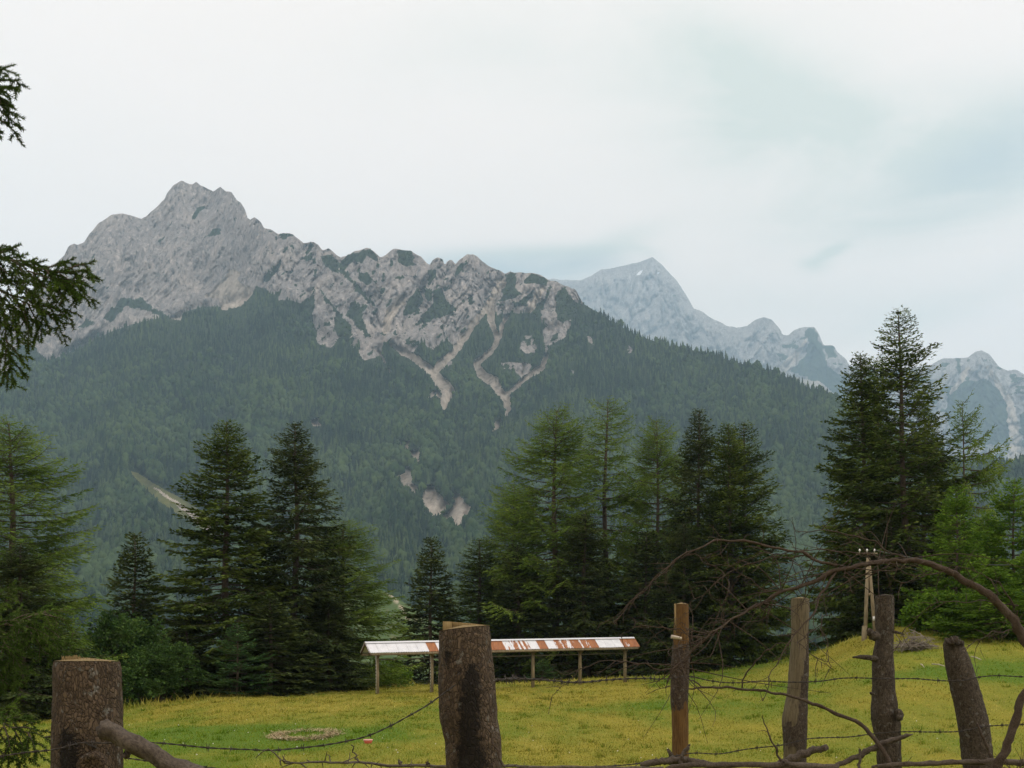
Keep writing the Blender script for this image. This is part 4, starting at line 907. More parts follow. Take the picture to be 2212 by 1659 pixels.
# ---------------------------------------------------------------- utility pole on the knoll
ub = hit(1872, 1379); up_o = thing('utility_pole', 'wooden A-frame electricity pole with white insulators half hidden behind a fence post', 'utility pole', ub)
yp = float(ub[1])
topL, topR = P(1874.5, 1205, yp), P(1876.5, 1205, yp)
botL, botR = P(1868.5, 1392, yp), P(1893, 1400, yp)
for a, b in ((botL, topL), (botR, topR)):
    mb = MB(); mb.tube(np.array([a - (b - a) * .08, (a + b) / 2, b]), [.125, .11, .09], 8); kidmb('leg', mb, up_o, wood_m, True)
mb = MB(); mb.tube(np.array([P(1866, 1400, yp - .25), P(1867.5, 1352, yp - .2)]), [.15, .14], 8); kidmb('foot', mb, up_o, wood_m, True)
mb = MB(); mb.tube(np.array([P(1871, 1284, yp), P(1883, 1284, yp)]), .085, 6); kidmb('crossbar', mb, up_o, wood_m)
mb = MB(); mb.box((P(1853, 1196, yp - .1) + P(1892, 1196, yp - .1)) / 2, np.array([.6, 0, 0]), np.array([0, .05, 0]), np.array([0, 0, .05])); kidmb('crossarm', mb, up_o, wood_m)
ins_m = flatmat('white_porcelain', (.82, .82, .80), .25)
for x in (1857, 1873, 1889):
    mb = MB(); c = P(x, 1193, yp - .1)
    mb.tube(np.array([c, c + up * .06, c + up * .07, c + up * .13, c + up * .19]), [.025, .025, .055, .06, .03], 8); kidmb('insulator', mb, up_o, ins_m, True)
mb = MB(); mb.box(P(1887.5, 1336, yp - .2), np.array([.06, 0, 0]), np.array([0, .01, 0]), np.array([0, 0, .12])); kidmb('sign_plate', mb, up_o, ins_m)
cab = MB(); a, b = P(1889, 1188, yp - .1), P(2500, 1180, 62.0); tt = np.linspace(0, 1, 24)[:, None]
cab.tube(a + (b - a) * tt - up * .9 * (4 * tt * (1 - tt)), .018, 4)
tag(link('power_line', cab.mesh('power_line', flatmat('cable', (.12, .12, .13)))), 'thin power line running right from the A-frame electricity pole', 'power line')

# ---------------------------------------------------------------- small things lying on the pasture
straw_m = flatmat('dry_straw', (.40, .31, .17), .9)
rr = np.random.RandomState(8)
st = MB()
for k in range(3200):
    th = rr.rand() * 6.28; q = 1 + .17 * rr.normal(); 
    if math.sin(th) > .4 and rr.rand() < .55: continue
    x = ring_c[0] + .92 * q * math.cos(th); y = ring_c[1] + 1.75 * q * math.sin(th); z = float(G(x, y)) + rr.uniform(.03, .10)
    d = unit(np.array([rr.normal(), rr.normal(), .25 * rr.normal()])) * rr.uniform(.07, .2); w = np.cross(unit(d), [0, 0, 1.0]) * .018
    st.add([np.array([x, y, z]) - w, np.array([x, y, z]) + w, np.array([x, y, z]) + d], None, [(0, 1, 2)])
ro = link('straw_ring', st.mesh('straw_ring', straw_m)); tag(ro, kind='stuff')
bc = hit(795, 1606); bo = thing('mineral_bowl', 'small red and white bowl lying in the pasture near the straw ring', 'bowl', bc)
th = np.arange(20) * 2 * math.pi / 20
def lathe(mb, c, prof, seg=20):
    th = np.arange(seg) * 2 * math.pi / seg
    V = np.concatenate([np.stack([c[0] + r * np.cos(th), c[1] + r * np.sin(th), np.full(seg, c[2] + z)], -1) for r, z in prof]); mb.add(V, gridfaces(len(prof), seg, True))
mb = MB(); lathe(mb, bc, [(.10, .0), (.125, .05), (.14, .11), (.128, .112), (.11, .06), (.02, .045)]); kidmb('dish', mb, bo, flatmat('red_plastic', (.62, .13, .08), .5), True)
mb = MB(); lathe(mb, bc, [(.141, .095), (.148, .112), (.135, .125), (.126, .112)]); kidmb('rim', mb, bo, flatmat('pale_rim', (.75, .42, .36), .5), True)
fl = MB()
for k in range(60):
    c = hit(rr.uniform(270, 1000) if k < 36 else rr.uniform(1100, 2200), rr.uniform(1560, 1650)); s = rr.uniform(.010, .022)
    c = c + up * .10
    fl.add([c + s * np.array(v) for v in ((1, 0, 0), (0, 1, 0), (-1, 0, 0), (0, -1, 0), (0, 0, 1), (0, 0, -1))], None, [(0, 1, 4), (1, 2, 4), (2, 3, 4), (3, 0, 4), (1, 0, 5), (2, 1, 5), (3, 2, 5), (0, 3, 5)])
tag(link('meadow_flowers', fl.mesh('meadow_flowers', flatmat('flower_white', (.75, .74, .66), .8))), kind='stuff')
grey_wood = flatmat('grey_deadwood', (.24, .205, .165), .9)
pale_wood = flatmat('pale_deadwood', (.46, .40, .31), .85)
bp = hit(1976, 1404); bh = thing('brush_pile', 'heap of dry grey brushwood on the knoll beside the knobby fence post', 'brush pile', bp)
tw = MB()
for k in range(210):
    s = rr.uniform(.4, 1.7); c = bp + np.array([rr.normal() * .42, rr.normal() * .5, 0]); c[2] = bp[2] + .05 + abs(rr.normal()) * .30 * math.exp(-((c[0] - bp[0]) / .7) ** 2)
    d = unit(np.array([rr.normal(), rr.normal(), .45 * rr.normal()])) * s * .5; d[2] = max(d[2], -(c[2] - bp[2]))
    tw.tube(curve_pts([c - d, c + .06 * rr.normal(size=3), c + d], 4), [.02, .018, .014, .008], 3, False)
o = kidmb('twigs', tw, bh, grey_wood); tag(o, kind='stuff')
for (x0, y0, x1, y1, lab) in ((2098, 1424.5, 2119, 1431.5, 'pale stick lying on the green turf right of the leaning post'), (2014, 1441, 2042, 1446, 'thin forked pale stick lying in the grass left of the leaning post'), (1989, 1441, 1996, 1448, 'short pale stick on the grass right of the knobby post')):
    a, b = hit(x0, y0), hit(x1, y1); s = MB(); s.tube(np.array([a + up * .13, (a + b) / 2 + up * .16, b + up * .13]), [.028, .026, .018], 6)
    s.tube(np.array([(a + b) / 2 + up * .16, (a + b) / 2 + (b - a) * .2 + up * .22 + np.array([0, .3, 0])]), [.014, .008], 5)
    tag(link('stick', s.mesh('stick', pale_wood, True)), lab, 'stick')

# ---------------------------------------------------------------- fence posts
def barkmat(name, lo, hi, peel_lo, peel_hi, scale=1.0):
    m, nt, out = newmat(name)
    tcn = nd(nt, 'ShaderNodeTexCoord').outputs['Object']
    v = vmul(nt, tcn, (1, 1, .55))
    wv = nd(nt, 'ShaderNodeVectorMath', {0: v, 1: vmul(nt, nd(nt, 'ShaderNodeTexNoise', {'Vector': v, 'Scale': 22 * scale, 'Detail': 3}).outputs['Color'], (.045, .045, .045))}, operation='ADD').outputs[0]
    vo = nd(nt, 'ShaderNodeTexVoronoi', {'Vector': wv, 'Scale': 80 * scale}, feature='DISTANCE_TO_EDGE').outputs['Distance']
    vc = nd(nt, 'ShaderNodeTexVoronoi', {'Vector': wv, 'Scale': 80 * scale}).outputs['Color']
    n1 = noise(nt, tcn, 9, 5, .65); n2 = noise(nt, tcn, 120 * scale, 5, .7)
    g = nd(nt, 'ShaderNodeRGBToBW', {0: vc}).outputs[0]
    f = mth(nt, 'ADD', mth(nt, 'MULTIPLY', g, .6), mth(nt, 'ADD', mth(nt, 'MULTIPLY', n1, .5), mth(nt, 'MULTIPLY', mth(nt, 'SUBTRACT', n2, .5), .5)), clamp=True)
    bc_ = ramp(nt, f, [(.2, lo), (.75, hi)])
    bc_ = mixc(nt, ramp(nt, vo, [(0.0, .75), (0.07, 0.0)]), bc_, tuple(x * .45 for x in lo))
    li = ramp(nt, noise(nt, tcn, 24, 4, .6), [(.60, 0.0), (.68, .75)])
    bc_ = mixc(nt, li, bc_, (.17, .165, .145))
    fib = noise(nt, vmul(nt, tcn, (1, 1, .06)), 90 * scale, 4, .7)
    pc = mixc(nt, n1, peel_lo, peel_hi); pc = mixc(nt, ramp(nt, fib, [(.35, .7), (.55, 0.0)]), pc, tuple(x * .4 for x in peel_lo))
    pe = nd(nt, 'ShaderNodeAttribute', attribute_name='peel').outputs['Fac']; stn = nd(nt, 'ShaderNodeAttribute', attribute_name='stain').outputs['Fac']
    e = mth(nt, 'MULTIPLY', mth(nt, 'SUBTRACT', noise(nt, vmul(nt, tcn, (1, 1, .35)), 34, 5, .7), .5), 2.2)
    pf = ramp(nt, mth(nt, 'ADD', pe, e), [(.45, 0.0), (.55, 1.0)])
    c = mixc(nt, pf, bc_, pc)
    c = mixc(nt, ramp(nt, mth(nt, 'ADD', stn, mth(nt, 'MULTIPLY', mth(nt, 'SUBTRACT', noise(nt, tcn, 42, 6, .75), .5), 2.6)), [(.35, 0.0), (.8, .9)]), c, (.006, .005, .004))
    hgt = mixc(nt, pf, mth(nt, 'ADD', mth(nt, 'MULTIPLY', ramp(nt, vo, [(0, 0.0), (.16, 1.0)]), mth(nt, 'ADD', .45, g)), mth(nt, 'MULTIPLY', n2, .7)), fib)
    principled(nt, out, c, .9, .2, hgt, 1.0, .006)
    return m
bark_brown = barkmat('brown_scaly_bark', (.030, .021, .013), (.105, .074, .047), (.12, .085, .05), (.2, .15, .09))
bark_orange = barkmat('orange_peeled_post', (.035, .025, .018), (.09, .065, .045), (.080, .042, .014), (.15, .085, .028), 1.2)
bark_grey = barkmat('grey_peeled_post', (.035, .027, .02), (.10, .078, .056), (.095, .078, .045), (.165, .135, .085), 1.2)
bark_dark = barkmat('dark_knobby_bark', (.028, .021, .015), (.105, .084, .060), (.12, .09, .06), (.2, .16, .1), 1.2)
cut_m, nt, out = newmat('sawn_wood')
tcn = nd(nt, 'ShaderNodeTexCoord').outputs['Object']; q = noise(nt, vmul(nt, tcn, (1, 1, .12)), 90, 5, .7)
principled(nt, out, ramp(nt, q, [(.3, (.10, .07, .028)), (.7, (.27, .195, .085))]), .9, .2, q, .6, .003)
def post(label, knots, Y, mat, seed, peel=None, stain=None, rough=.05, top_tilt=0.0, jag=0.0, cap=None, name='fence_post', yoff=None):
    r = np.random.RandomState(seed); kn = [list(k) for k in knots]
    b = kn[-1]; a = kn[-2]
    X = (b[0] - CX) / F * Y; gz = float(G(X, Y))
    bx = b[0]; by = YH + (EYE - gz + .25) * F / Y
    if by > b[1] + 5: kn.append([b[0] + (b[0] - a[0]) / max(b[1] - a[1], 1) * (by - b[1]) * .6, by, b[2] * 1.06])
    kn = np.array(kn, float); n = 120; seg = 72
    yy = np.concatenate([np.linspace(kn[0, 1], min(1700, kn[-1, 1]), n - 6), np.linspace(min(1700, kn[-1, 1]), kn[-1, 1], 7)[1:]]); n = len(yy)
    cx = np.interp(yy, kn[:, 1], kn[:, 0]); hw = np.interp(yy, kn[:, 1], kn[:, 2])
    hw = np.convolve(np.pad(hw, 4, mode='edge'), np.ones(9) / 9, 'valid')
    th = np.arange(seg) * 2 * math.pi / seg
    R = (hw / F * Y)[:, None]; z = EYE + (YH - yy) / F * Y; xc = (cx - CX) / F * Y
    C, S = np.cos(th)[None], np.sin(th)[None]; zz = z[:, None]; R0 = float(hw.mean() / F * Y)
    f1 = fbm(C * 1.3 + seed, S * 1.3, zz * 5, 3, 91); f2 = fbm(C * R0 * 42 + seed, S * R0 * 42, zz * 26, 4, 92); f3 = fbm(C * R0 * 120, S * R0 * 120, zz * 55 + seed, 3, 93, ridged=True)
    rr_ = R * (1 + rough * 1.0 * f1 + rough * .8 * f2 + rough * .45 * f3)
    x = xc[:, None] + rr_ * C; y = Y + rr_ * S; zv = np.repeat(zz, seg, 1)
    fade = np.exp(-(zz.max() - zz) / .05)
    zv = zv + fade * (top_tilt * (x - xc[:, None]) / R + jag * R * fbm(C * 2.2 + seed, S * 2.2, 0, 3, 94) * 2)
    V = np.stack([x, y, zv], -1)
    pxm = CX + F * (x / Y); pym = yy[:, None] + 0 * x
    base = np.array([xc[-1], Y, gz]); o = thing(name, label, 'fence post', base, 'wooden fence posts')
    ctr_ = V[0].mean(0) + np.array([0, 0, .004])
    VV = np.vstack([V.reshape(-1, 3), ctr_[None]])
    fc = gridfaces(n, seg, True)
    pl_ = np.concatenate([(peel(pxm, pym, C, S) if peel is not None else 0 * x).ravel(), [.5]]); st_ = np.concatenate([(stain(pxm, pym, C, S) if stain is not None else 0 * x).ravel(), [0]])
    kid('trunk', mkmesh('trunk', VV, [fc[:, ::-1]], mat, True, {'peel': pl_, 'stain': st_}), o)
    inn = V[0] * 1.0; capV = np.vstack([inn + np.array([0, 0, .002]), ctr_[None] + .01 * up])
    kid('sawn_top', mkmesh('sawn_top', capV, [np.array([(j, (j + 1) % seg, seg) for j in range(seg)])], cap or cut_m, False), o)
    return o
YA_, YB_ = 4.6, 9.3
p1 = post('thick sawn post with frayed top at the far left, a pole leaning on it', [(188, 1429, 66), (188, 1436, 70), (189, 1500, 71), (189, 1560, 73), (188, 1659, 74)], YA_, bark_brown, 1,
     stain=lambda px, py, C, S: (S < .2) * 1.1 * np.exp(-((px - 172) / 20) ** 2) * sstep(1530, 1600, py) + .5 * np.exp(-((px - 185) / 30) ** 2) * sstep(1570, 1620, py), rough=.035)
fr = MB()
for k in range(260):
    x = rr.uniform(131, 240); h = np.interp(x, [131, 136, 165, 185, 215, 240], [5, 13, 14, 9, 5, 1]) * rr.uniform(.4, 1.15)
    a = P(x, 1430, YA_ + rr.uniform(-.06, .06)); b = a + up * h / F * YA_ + np.array([rr.normal() * .004, rr.normal() * .004, 0])
    fr.tube(np.array([a, b]), [.0035, .001], 3, False)
tag(kidmb('splinter_fringe', fr, p1, cut_m), kind='stuff')
mb = MB(); kc = P(203, 1658, YA_ - .105); q = []
for (r_, d_) in ((.062, .0), (.058, .022), (.048, .034), (.036, .030), (.022, .020), (.004, .018)):
    q.append(np.stack([kc[0] + r_ * np.cos(th), np.full(20, kc[1] - d_), kc[2] + r_ * np.sin(th)], -1))
mb.add(np.concatenate(q), gridfaces(len(q), 20, True)); kidmb('knot', mb, p1, bark_brown, True)
p2 = post('thickest post in the middle, notched sawn top and black pitch stain down its bark', [(1003, 1358, 53), (1004, 1372, 55), (1006, 1420, 57), (1009, 1480, 61), (1012, 1550, 62), (1022, 1600, 60), (1024, 1650, 59)], YA_, bark_brown, 2,
     stain=lambda px, py, C, S: (S < .3) * (1.15 * np.exp(-((px - 1018 + .02 * (py - 1500)) / 26) ** 2) * sstep(1395, 1470, py) + .8 * np.exp(-((px - 968) / 9) ** 2) * np.exp(-((py - 1415) / 38) ** 2) + .6 * sstep(1580, 1640, py) * np.exp(-((px - 1030) / 40) ** 2)), rough=.045, top_tilt=.010)
for poly, ya, yb, nm in (([(956, 1372), (956.5, 1342), (976, 1342.8), (977, 1372)], -.01, .075, 'sawn_spur'), ([(976, 1366), (976, 1343), (1017, 1346.5), (1057.5, 1351), (1056, 1360)], .045, .075, 'sawn_spur')):
    m_ = len(poly); mb = MB(); V = [P(x, y, YA_ + ya) for x, y in poly] + [P(x, y, YA_ + yb) for x, y in poly]
    c0 = len(V); V += [np.mean(V[:m_], 0), np.mean(V[m_:2 * m_], 0)]
    mb.add(V, [(j, j + m_, (j + 1) % m_ + m_, (j + 1) % m_) for j in range(m_)], [(c0, j, (j + 1) % m_) for j in range(m_)] + [(c0 + 1, m_ + (j + 1) % m_, m_ + j) for j in range(m_)]); kidmb(nm, mb, p2, cut_m)
p3 = post('slim orange-brown half-peeled post left of the other thin posts', r3([(1195, 506, 46), (1195, 530, 49), (1190, 800, 56), (1183, 950, 65), (1178, 1200, 62), (1183, 1260, 57), (1185, 1400, 57), (1187, 1590, 57)]), YB_, bark_orange, 3,
     peel=lambda px, py, C, S: np.maximum(sstep(1420, 1355, py), sstep(1495, 1570, py)) + .25 * (S < 0) * np.exp(-((px - 1478) / 8) ** 2), rough=.06)
mb = MB(); a, b = P(1458, 1304, YB_ - .16), P(1459, 1376, YB_ - .17); mb.box((a + b) / 2, np.array([.006, 0, 0]), np.array([0, .006, 0]), (b - a) / 2); kidmb('splinter', mb, p3, cut_m)
mb = MB(); mb.tube(np.array([P(1450, 1375, YB_ - .2), P(1472, 1379, YB_ - .19)]), [.016, .012], 6); kidmb('broken_stub', mb, p3, pale_wood)
mb = MB(); mb.tube(curve_pts([P(1442, 1618, YB_ - .2), P(1450, 1632, YB_ - .2), P(1452, 1650, YB_ - .18)], 5), np.linspace(.01, .03, 5), 5); kidmb('bark_flake', mb, p3, bark_dark)
p4 = post('pale grey-brown post with a flat top, bark left on its right side', r4([(298, 468, 62), (298, 490, 65), (298, 700, 58), (290, 950, 68), (278, 1150, 72), (260, 1300, 88), (262, 1450, 82), (262, 1610, 78)]), YB_, bark_grey, 4,
     peel=lambda px, py, C, S: sstep(6, -6, px - np.interp(py, [1295, 1400, 1500, 1640], [1752, 1738, 1722, 1712])) * (1 - .8 * sstep(1540, 1580, py) * sstep(1640, 1590, py)) * (S < .6), rough=.045)
p5 = post('knobby dark post with rough bark and side stubs, second from the right', r4([(893, 448, 60), (893, 470, 62), (893, 620, 62), (895, 740, 57), (882, 860, 70), (882, 960, 75), (885, 1100, 75), (895, 1250, 92), (905, 1330, 96), (918, 1450, 82), (930, 1645, 80)]), YB_, bark_dark, 5, rough=.11, jag=.10, cap=bark_dark)
for pts, rd in ((r4([(845, 720), (815, 735), (790, 700), (785, 690)]), (.03, .035, .028, .02)), (r4([(835, 893), (790, 882), (730, 877), (668, 879)]), (.024, .019, .016, .006)), (r4([(950, 695), (990, 706), (1010, 710), (1032, 718)]), (.012, .01, .008, .004)), (r4([(975, 1260), (995, 1275), (1000, 1300), (985, 1315)]), (.03, .032, .028, .02)), (r4([(815, 1140), (800, 1135), (795, 1130), (790, 1126)]), (.014, .012, .009, .004))):
    mb = MB(); mb.tube(curve_pts([P(x, y, YB_ - .10 - .02 * k) for k, (x, y) in enumerate(pts)], 8), np.interp(np.linspace(0, 3, 8), range(4), rd), 8, True, .08, rr); kidmb('branch_stub', mb, p5, bark_dark, True)
p6 = post('leaning rough-barked post with a splintered broken top', r4([(1385, 765, 62), (1378, 790, 68), (1420, 950, 92), (1470, 1150, 97), (1510, 1300, 102), (1552, 1610, 103)]), YB_ - .1, bark_dark, 6, rough=.10, jag=.16, cap=bark_dark)
fr = MB()
for k in range(60):
    x, y = r4([(rr.uniform(1345, 1440), 0)])[0]; h = np.interp(x, [r4([(v, 0)])[0][0] for v in (1310, 1360, 1390, 1420, 1450)], [5, 14, 17, 13, 3]) * rr.uniform(.5, 1.1)
    a = P(x, 1392, YB_ - .1 + rr.uniform(-.12, .08)); fr.tube(np.array([a, a + up * h / F * YB_ + np.array([-.01 + rr.normal() * .01, 0, 0])]), [.02, .005], 4, True)
tag(kidmb('splintered_top', fr, p6, bark_grey), kind='stuff')

# ---------------------------------------------------------------- poles, logs and dead branches along the fence
dead_m, nt, out = newmat('dead_branch_bark')
tcn = nd(nt, 'ShaderNodeNewGeometry').outputs['Position']; q = noise(nt, tcn, 16, 5, .7); q2 = noise(nt, tcn, 110, 4, .7)
principled(nt, out, mixc(nt, ramp(nt, q2, [(.35, .7), (.6, 0.0)]), ramp(nt, q, [(.3, (.046, .032, .022)), (.55, (.072, .052, .037)), (.75, (.115, .096, .072))]), (.018, .013, .010)), .9, .2, q2, .8, .004)
log_m, nt, out = newmat('weathered_log')
q = noise(nt, tcn_ := nd(nt, 'ShaderNodeNewGeometry').outputs['Position'], 11, 5, .7); q2 = noise(nt, tcn_, 80, 4, .7)
principled(nt, out, mixc(nt, ramp(nt, q2, [(.35, .7), (.6, 0.0)]), ramp(nt, q, [(.3, (.055, .042, .031)), (.7, (.125, .102, .078))]), (.022, .017, .014)), .9, .2, q2, .8, .005)
def limb(pts, Y0, Y1, n=None, scale=.4, seg=8, rng=None, mb=None, wob=.0, wm=1.0):
    """pts rows (x, y, width) in survey pixels -> tube"""
    pts = [tuple(p) for p in pts]; c = np.array([list(P(p[0], p[1], Y0 + (Y1 - Y0) * k / max(1, len(pts) - 1))) + [max(p[2] * wm, 1.2) / F * Y0 / 2] for k, p in enumerate(pts)])
    n = n or max(6, 3 * len(pts)); q = curve_pts(c, n)
    if wob: q[:, :3] += wob * np.stack([fbm(np.arange(n) * .35, k + Y0, 0, 2, 97) for k in range(3)], -1)
    mb = mb or MB(); mb.tube(q[:, :3], np.maximum(q[:, 3], .0012), seg, True, .15, rng or rr)
    return mb, q
def add_twigs(mb, q, rng, per=.09, Lr=(.05, .28), rad=.0035, s0=.0):
    d = np.concatenate([[0], np.cumsum(np.linalg.norm(np.diff(q[:, :3], axis=0), axis=1))])
    for t in np.arange(d[-1] * s0, d[-1], per):
        t2 = t + rng.uniform(0, per); p = np.array([np.interp(t2, d, q[:, k]) for k in range(3)]); tg = unit(np.array([np.interp(t2 + .02, d, q[:, k]) for k in range(3)]) - p)
        dr = unit(tg * .7 + rng.normal(size=3) * .75 + np.array([0, 0, -.15])); L = rng.uniform(*Lr) * rng.uniform(.4, 1)
        e = p + dr * L; m = (p + e) / 2 + rng.normal(size=3) * L * .12
        mb.tube(curve_pts([p, m, e], 5), np.linspace(rad, .0012, 5), 4, False)
        if L > .16:
            for k in range(2):
                f = rng.uniform(.3, .9); p2 = p + dr * L * f; mb.tube(np.array([p2, p2 + unit(dr + rng.normal(size=3) * .8) * L * .35]), [rad * .6, .001], 3, False)
YT = 8.3
dt = thing('bent_dead_tree', 'dead bare sapling bent over in an arch above the thin fence posts', 'dead tree', onground(2165, YT))
trunk_pts = r5([(2050, 1470, 56), (2085, 1345, 52), (2120, 1260, 50), (2160, 1150, 48), (2205, 1000, 50), (2262, 880, 54), (2262, 790, 56), (2212, 690, 54), (2160, 590, 52), (2110, 530, 50), (2000, 430, 46), (1880, 360, 42), (1760, 305, 38), (1680, 275, 34), (1560, 262, 31), (1400, 275, 28), (1300, 295, 27), (1180, 325, 26), (1050, 385, 24), (900, 430, 21), (800, 490, 17), (650, 570, 15), (560, 630, 14), (460, 710, 12), (380, 790, 11), (300, 890, 9), (284, 930, 5)])
mb, qm = limb(trunk_pts, YT, YT, 110, rng=rr, seg=10, wob=.022, wm=.9); kidmb('trunk', mb, dt, dead_m, True)
tw = MB(); add_twigs(tw, qm[30:], rr, .05, (.04, .30))
BR = [[(1190, 300, 20), (1080, 250, 19), (950, 210, 18), (800, 180, 17), (650, 160, 15), (560, 162, 14), (440, 200, 12), (330, 255, 10), (230, 340, 8), (150, 430, 6), (60, 520, 5), (-20, 590, 3)],
 [(1560, 255, 12), (1450, 190, 9), (1300, 130, 8), (1200, 112, 7), (1100, 105, 6), (985, 120, 3)], [(1185, 335, 17), (1120, 450, 14), (1060, 560, 12), (980, 660, 9), (900, 780, 8), (840, 900, 7), (795, 1020, 3)],
 [(1560, 255, 9), (1400, 240, 9), (1300, 220, 8), (1150, 210, 7), (1050, 212, 5), (960, 200, 3)], [(1040, 240, 9), (900, 245, 8), (700, 290, 7), (580, 360, 6), (480, 450, 4), (410, 500, 2)], [(980, 218, 8), (800, 232, 7), (680, 265, 6), (600, 320, 5), (540, 400, 3)],
 [(330, 258, 7), (380, 240, 7), (450, 242, 6), (530, 290, 5), (600, 350, 4), (625, 390, 2)], [(480, 690, 9), (350, 642, 8), (200, 620, 8), (110, 630, 6), (60, 655, 4), (40, 690, 2)], [(310, 860, 9), (200, 838, 8), (70, 808, 7), (0, 805, 6), (-100, 820, 5), (-200, 870, 4), (-280, 940, 3), (-330, 990, 2)],
 [(2150, 525, 10), (2130, 440, 8), (2040, 370, 6), (1940, 315, 5), (1800, 300, 4)], [(1800, 310, 7), (1650, 350, 6), (1540, 390, 3)], [(2170, 515, 9), (2080, 492, 7), (1900, 487, 6), (1750, 490, 6), (1650, 560, 5), (1560, 660, 4), (1500, 760, 3), (1450, 850, 2)], [(1240, 310, 7), (1250, 350, 6), (1280, 420, 4), (1300, 445, 2)],
 [(1110, 560, 6), (1130, 650, 5), (1150, 740, 4), (1172, 840, 2)], [(900, 440, 8), (780, 400, 7), (640, 300, 5), (570, 225, 3)], [(760, 500, 8), (640, 585, 7), (500, 650, 6), (420, 640, 3)], [(900, 345, 8), (1000, 335, 6), (1100, 300, 5)], [(320, 270, 9), (240, 350, 7), (140, 430, 6), (40, 560, 4), (0, 600, 2)], [(600, 620, 7), (480, 655, 5), (400, 640, 3), (330, 660, 2)],
 [(1060, 640, 6), (1000, 720, 5), (1080, 780, 4), (1150, 830, 2)], [(2165, 540, 8), (2190, 590, 7), (2240, 640, 5)], [(2150, 640, 7), (2060, 650, 5), (1960, 690, 3), (1900, 740, 2)]]
for k, br in enumerate(BR):
    mb, q = limb(r5(br), YT, YT + rr.uniform(-.6, .5), rng=rr, seg=6, wob=.04, wm=.8); kidmb('branch', mb, dt, dead_m, True); add_twigs(tw, q, rr, .06, (.04, .26), .003)
for k in range(70):
    f = rr.randint(55, 108); p = qm[f, :3]; e = p + np.array([rr.normal() * .35, rr.normal() * .25, rr.normal() * .28 - .08]); tw.tube(curve_pts([p, (p + e) / 2 + rr.normal(size=3) * .06, e], 7), np.linspace(.004, .0012, 7), 4, False)
tag(kidmb('twigs', tw, dt, dead_m), kind='stuff')

def woody(nm, label, cat, parts_, mat=log_m, Yb=8.4, seg=10, end=True, twig=0.0):
    """parts_: list of (part name, points, Y0, Y1); first is the body"""
    first = parts_[0]; p0 = P(first[1][0][0], first[1][0][1], first[2]); o = thing(nm, label, cat, p0)
    for (pn, pts, y0, y1) in parts_:
        mb, q = limb(pts, y0, y1, max(14, 5 * len(pts)), rng=rr, seg=seg, wob=.016); kidmb(pn, mb, o, mat, True)
        if twig and pn == 'stem':
            t2 = MB(); add_twigs(t2, q, rr, twig, (.03, .12), .003); tag(kidmb('twigs', t2, o, mat), kind='stuff')
    return o
woody('brace_pole', 'barked brace pole leaning against the thick sawn post at the left', 'pole', [('stem', [(222, 1572, 33), (228, 1576, 37), (260, 1592, 37), (310, 1618, 37), (392, 1662, 40), (560, 1750, 44), (760, 1860, 46)], 4.36, 4.30), ('branch_stub', r1([(1000, 1060, 50), (970, 1090, 40), (950, 1105, 16)]), 4.36, 4.34), ('twig', r1([(1150, 1000, 10), (1220, 1050, 12), (1295, 1105, 14)]), 4.33, 4.33)], seg=14)
woody('fallen_branch', 'long thin dead branch lying across the bottom in front of the notched post', 'branch', [('stem', r2([(115, 1290, 8), (200, 1298, 15), (500, 1293, 22), (770, 1305, 28), (1050, 1322, 34), (1400, 1328, 42), (1900, 1330, 46), (2212, 1335, 48), (3300, 1352, 52)]), 4.15, 7.9), ('branch_stub', r2([(775, 1300, 14), (735, 1230, 12), (705, 1165, 10)]), 4.17, 4.17), ('branch_stub', r2([(1120, 1320, 22), (1115, 1300, 20), (1095, 1283, 4)]), 4.4, 4.4), ('branch_stub', r2([(1350, 1325, 26), (1340, 1305, 16), (1325, 1296, 6)]), 4.6, 4.6)], twig=.10)
woody('fallen_log', 'short thick grey log with a cut left end at the foot of the orange-brown post', 'log', [('stem', r3([(905, 1640, 42), (960, 1624, 46), (1050, 1612, 46), (1200, 1608, 50), (1350, 1627, 46), (1460, 1650, 40)]), 8.7, 8.7), ('branch_stub', r3([(1190, 1640, 30), (1200, 1570, 30), (1225, 1530, 26), (1255, 1495, 10)]), 8.65, 8.65)])
woody('fallen_pole', 'long grey pole lying along the fence foot under the cut log', 'pole', [('stem', r3([(1080, 1668, 30), (1150, 1650, 34), (1400, 1638, 38), (1875, 1642, 44), (2300, 1650, 40)]), 8.5, 8.5)])
woody('broken_log', 'broken log with a pale torn end at the foot of the pale grey post', 'log', [('stem', r4([(120, 1668, 60), (205, 1612, 62), (330, 1560, 55), (440, 1525, 48), (484, 1518, 40)]), 8.75, 8.6), ('branch_stub', r4([(150, 1640, 30), (180, 1620, 50), (240, 1650, 30)]), 8.5, 8.5)])
woody('slanting_branch', 'slanting dead branch with a pointed tip crossing the foot of the knobby post', 'branch', [('stem', r4([(420, 1690, 28), (480, 1668, 32), (700, 1580, 38), (870, 1492, 42), (1000, 1445, 34), (1060, 1428, 24), (1095, 1422, 5)]), 8.7, 8.6), ('branch_stub', r4([(715, 1665, 22), (717, 1600, 20), (719, 1525, 16)]), 8.6, 8.6)])
woody('fallen_branch', 'thick dead branch lying level along the bottom right under the leaning post', 'branch', [('stem', r4([(800, 1655, 18), (860, 1645, 26), (1100, 1630, 34), (1500, 1620, 38), (1875, 1620, 46), (2300, 1622, 52)]), 8.5, 8.5)], twig=.10)
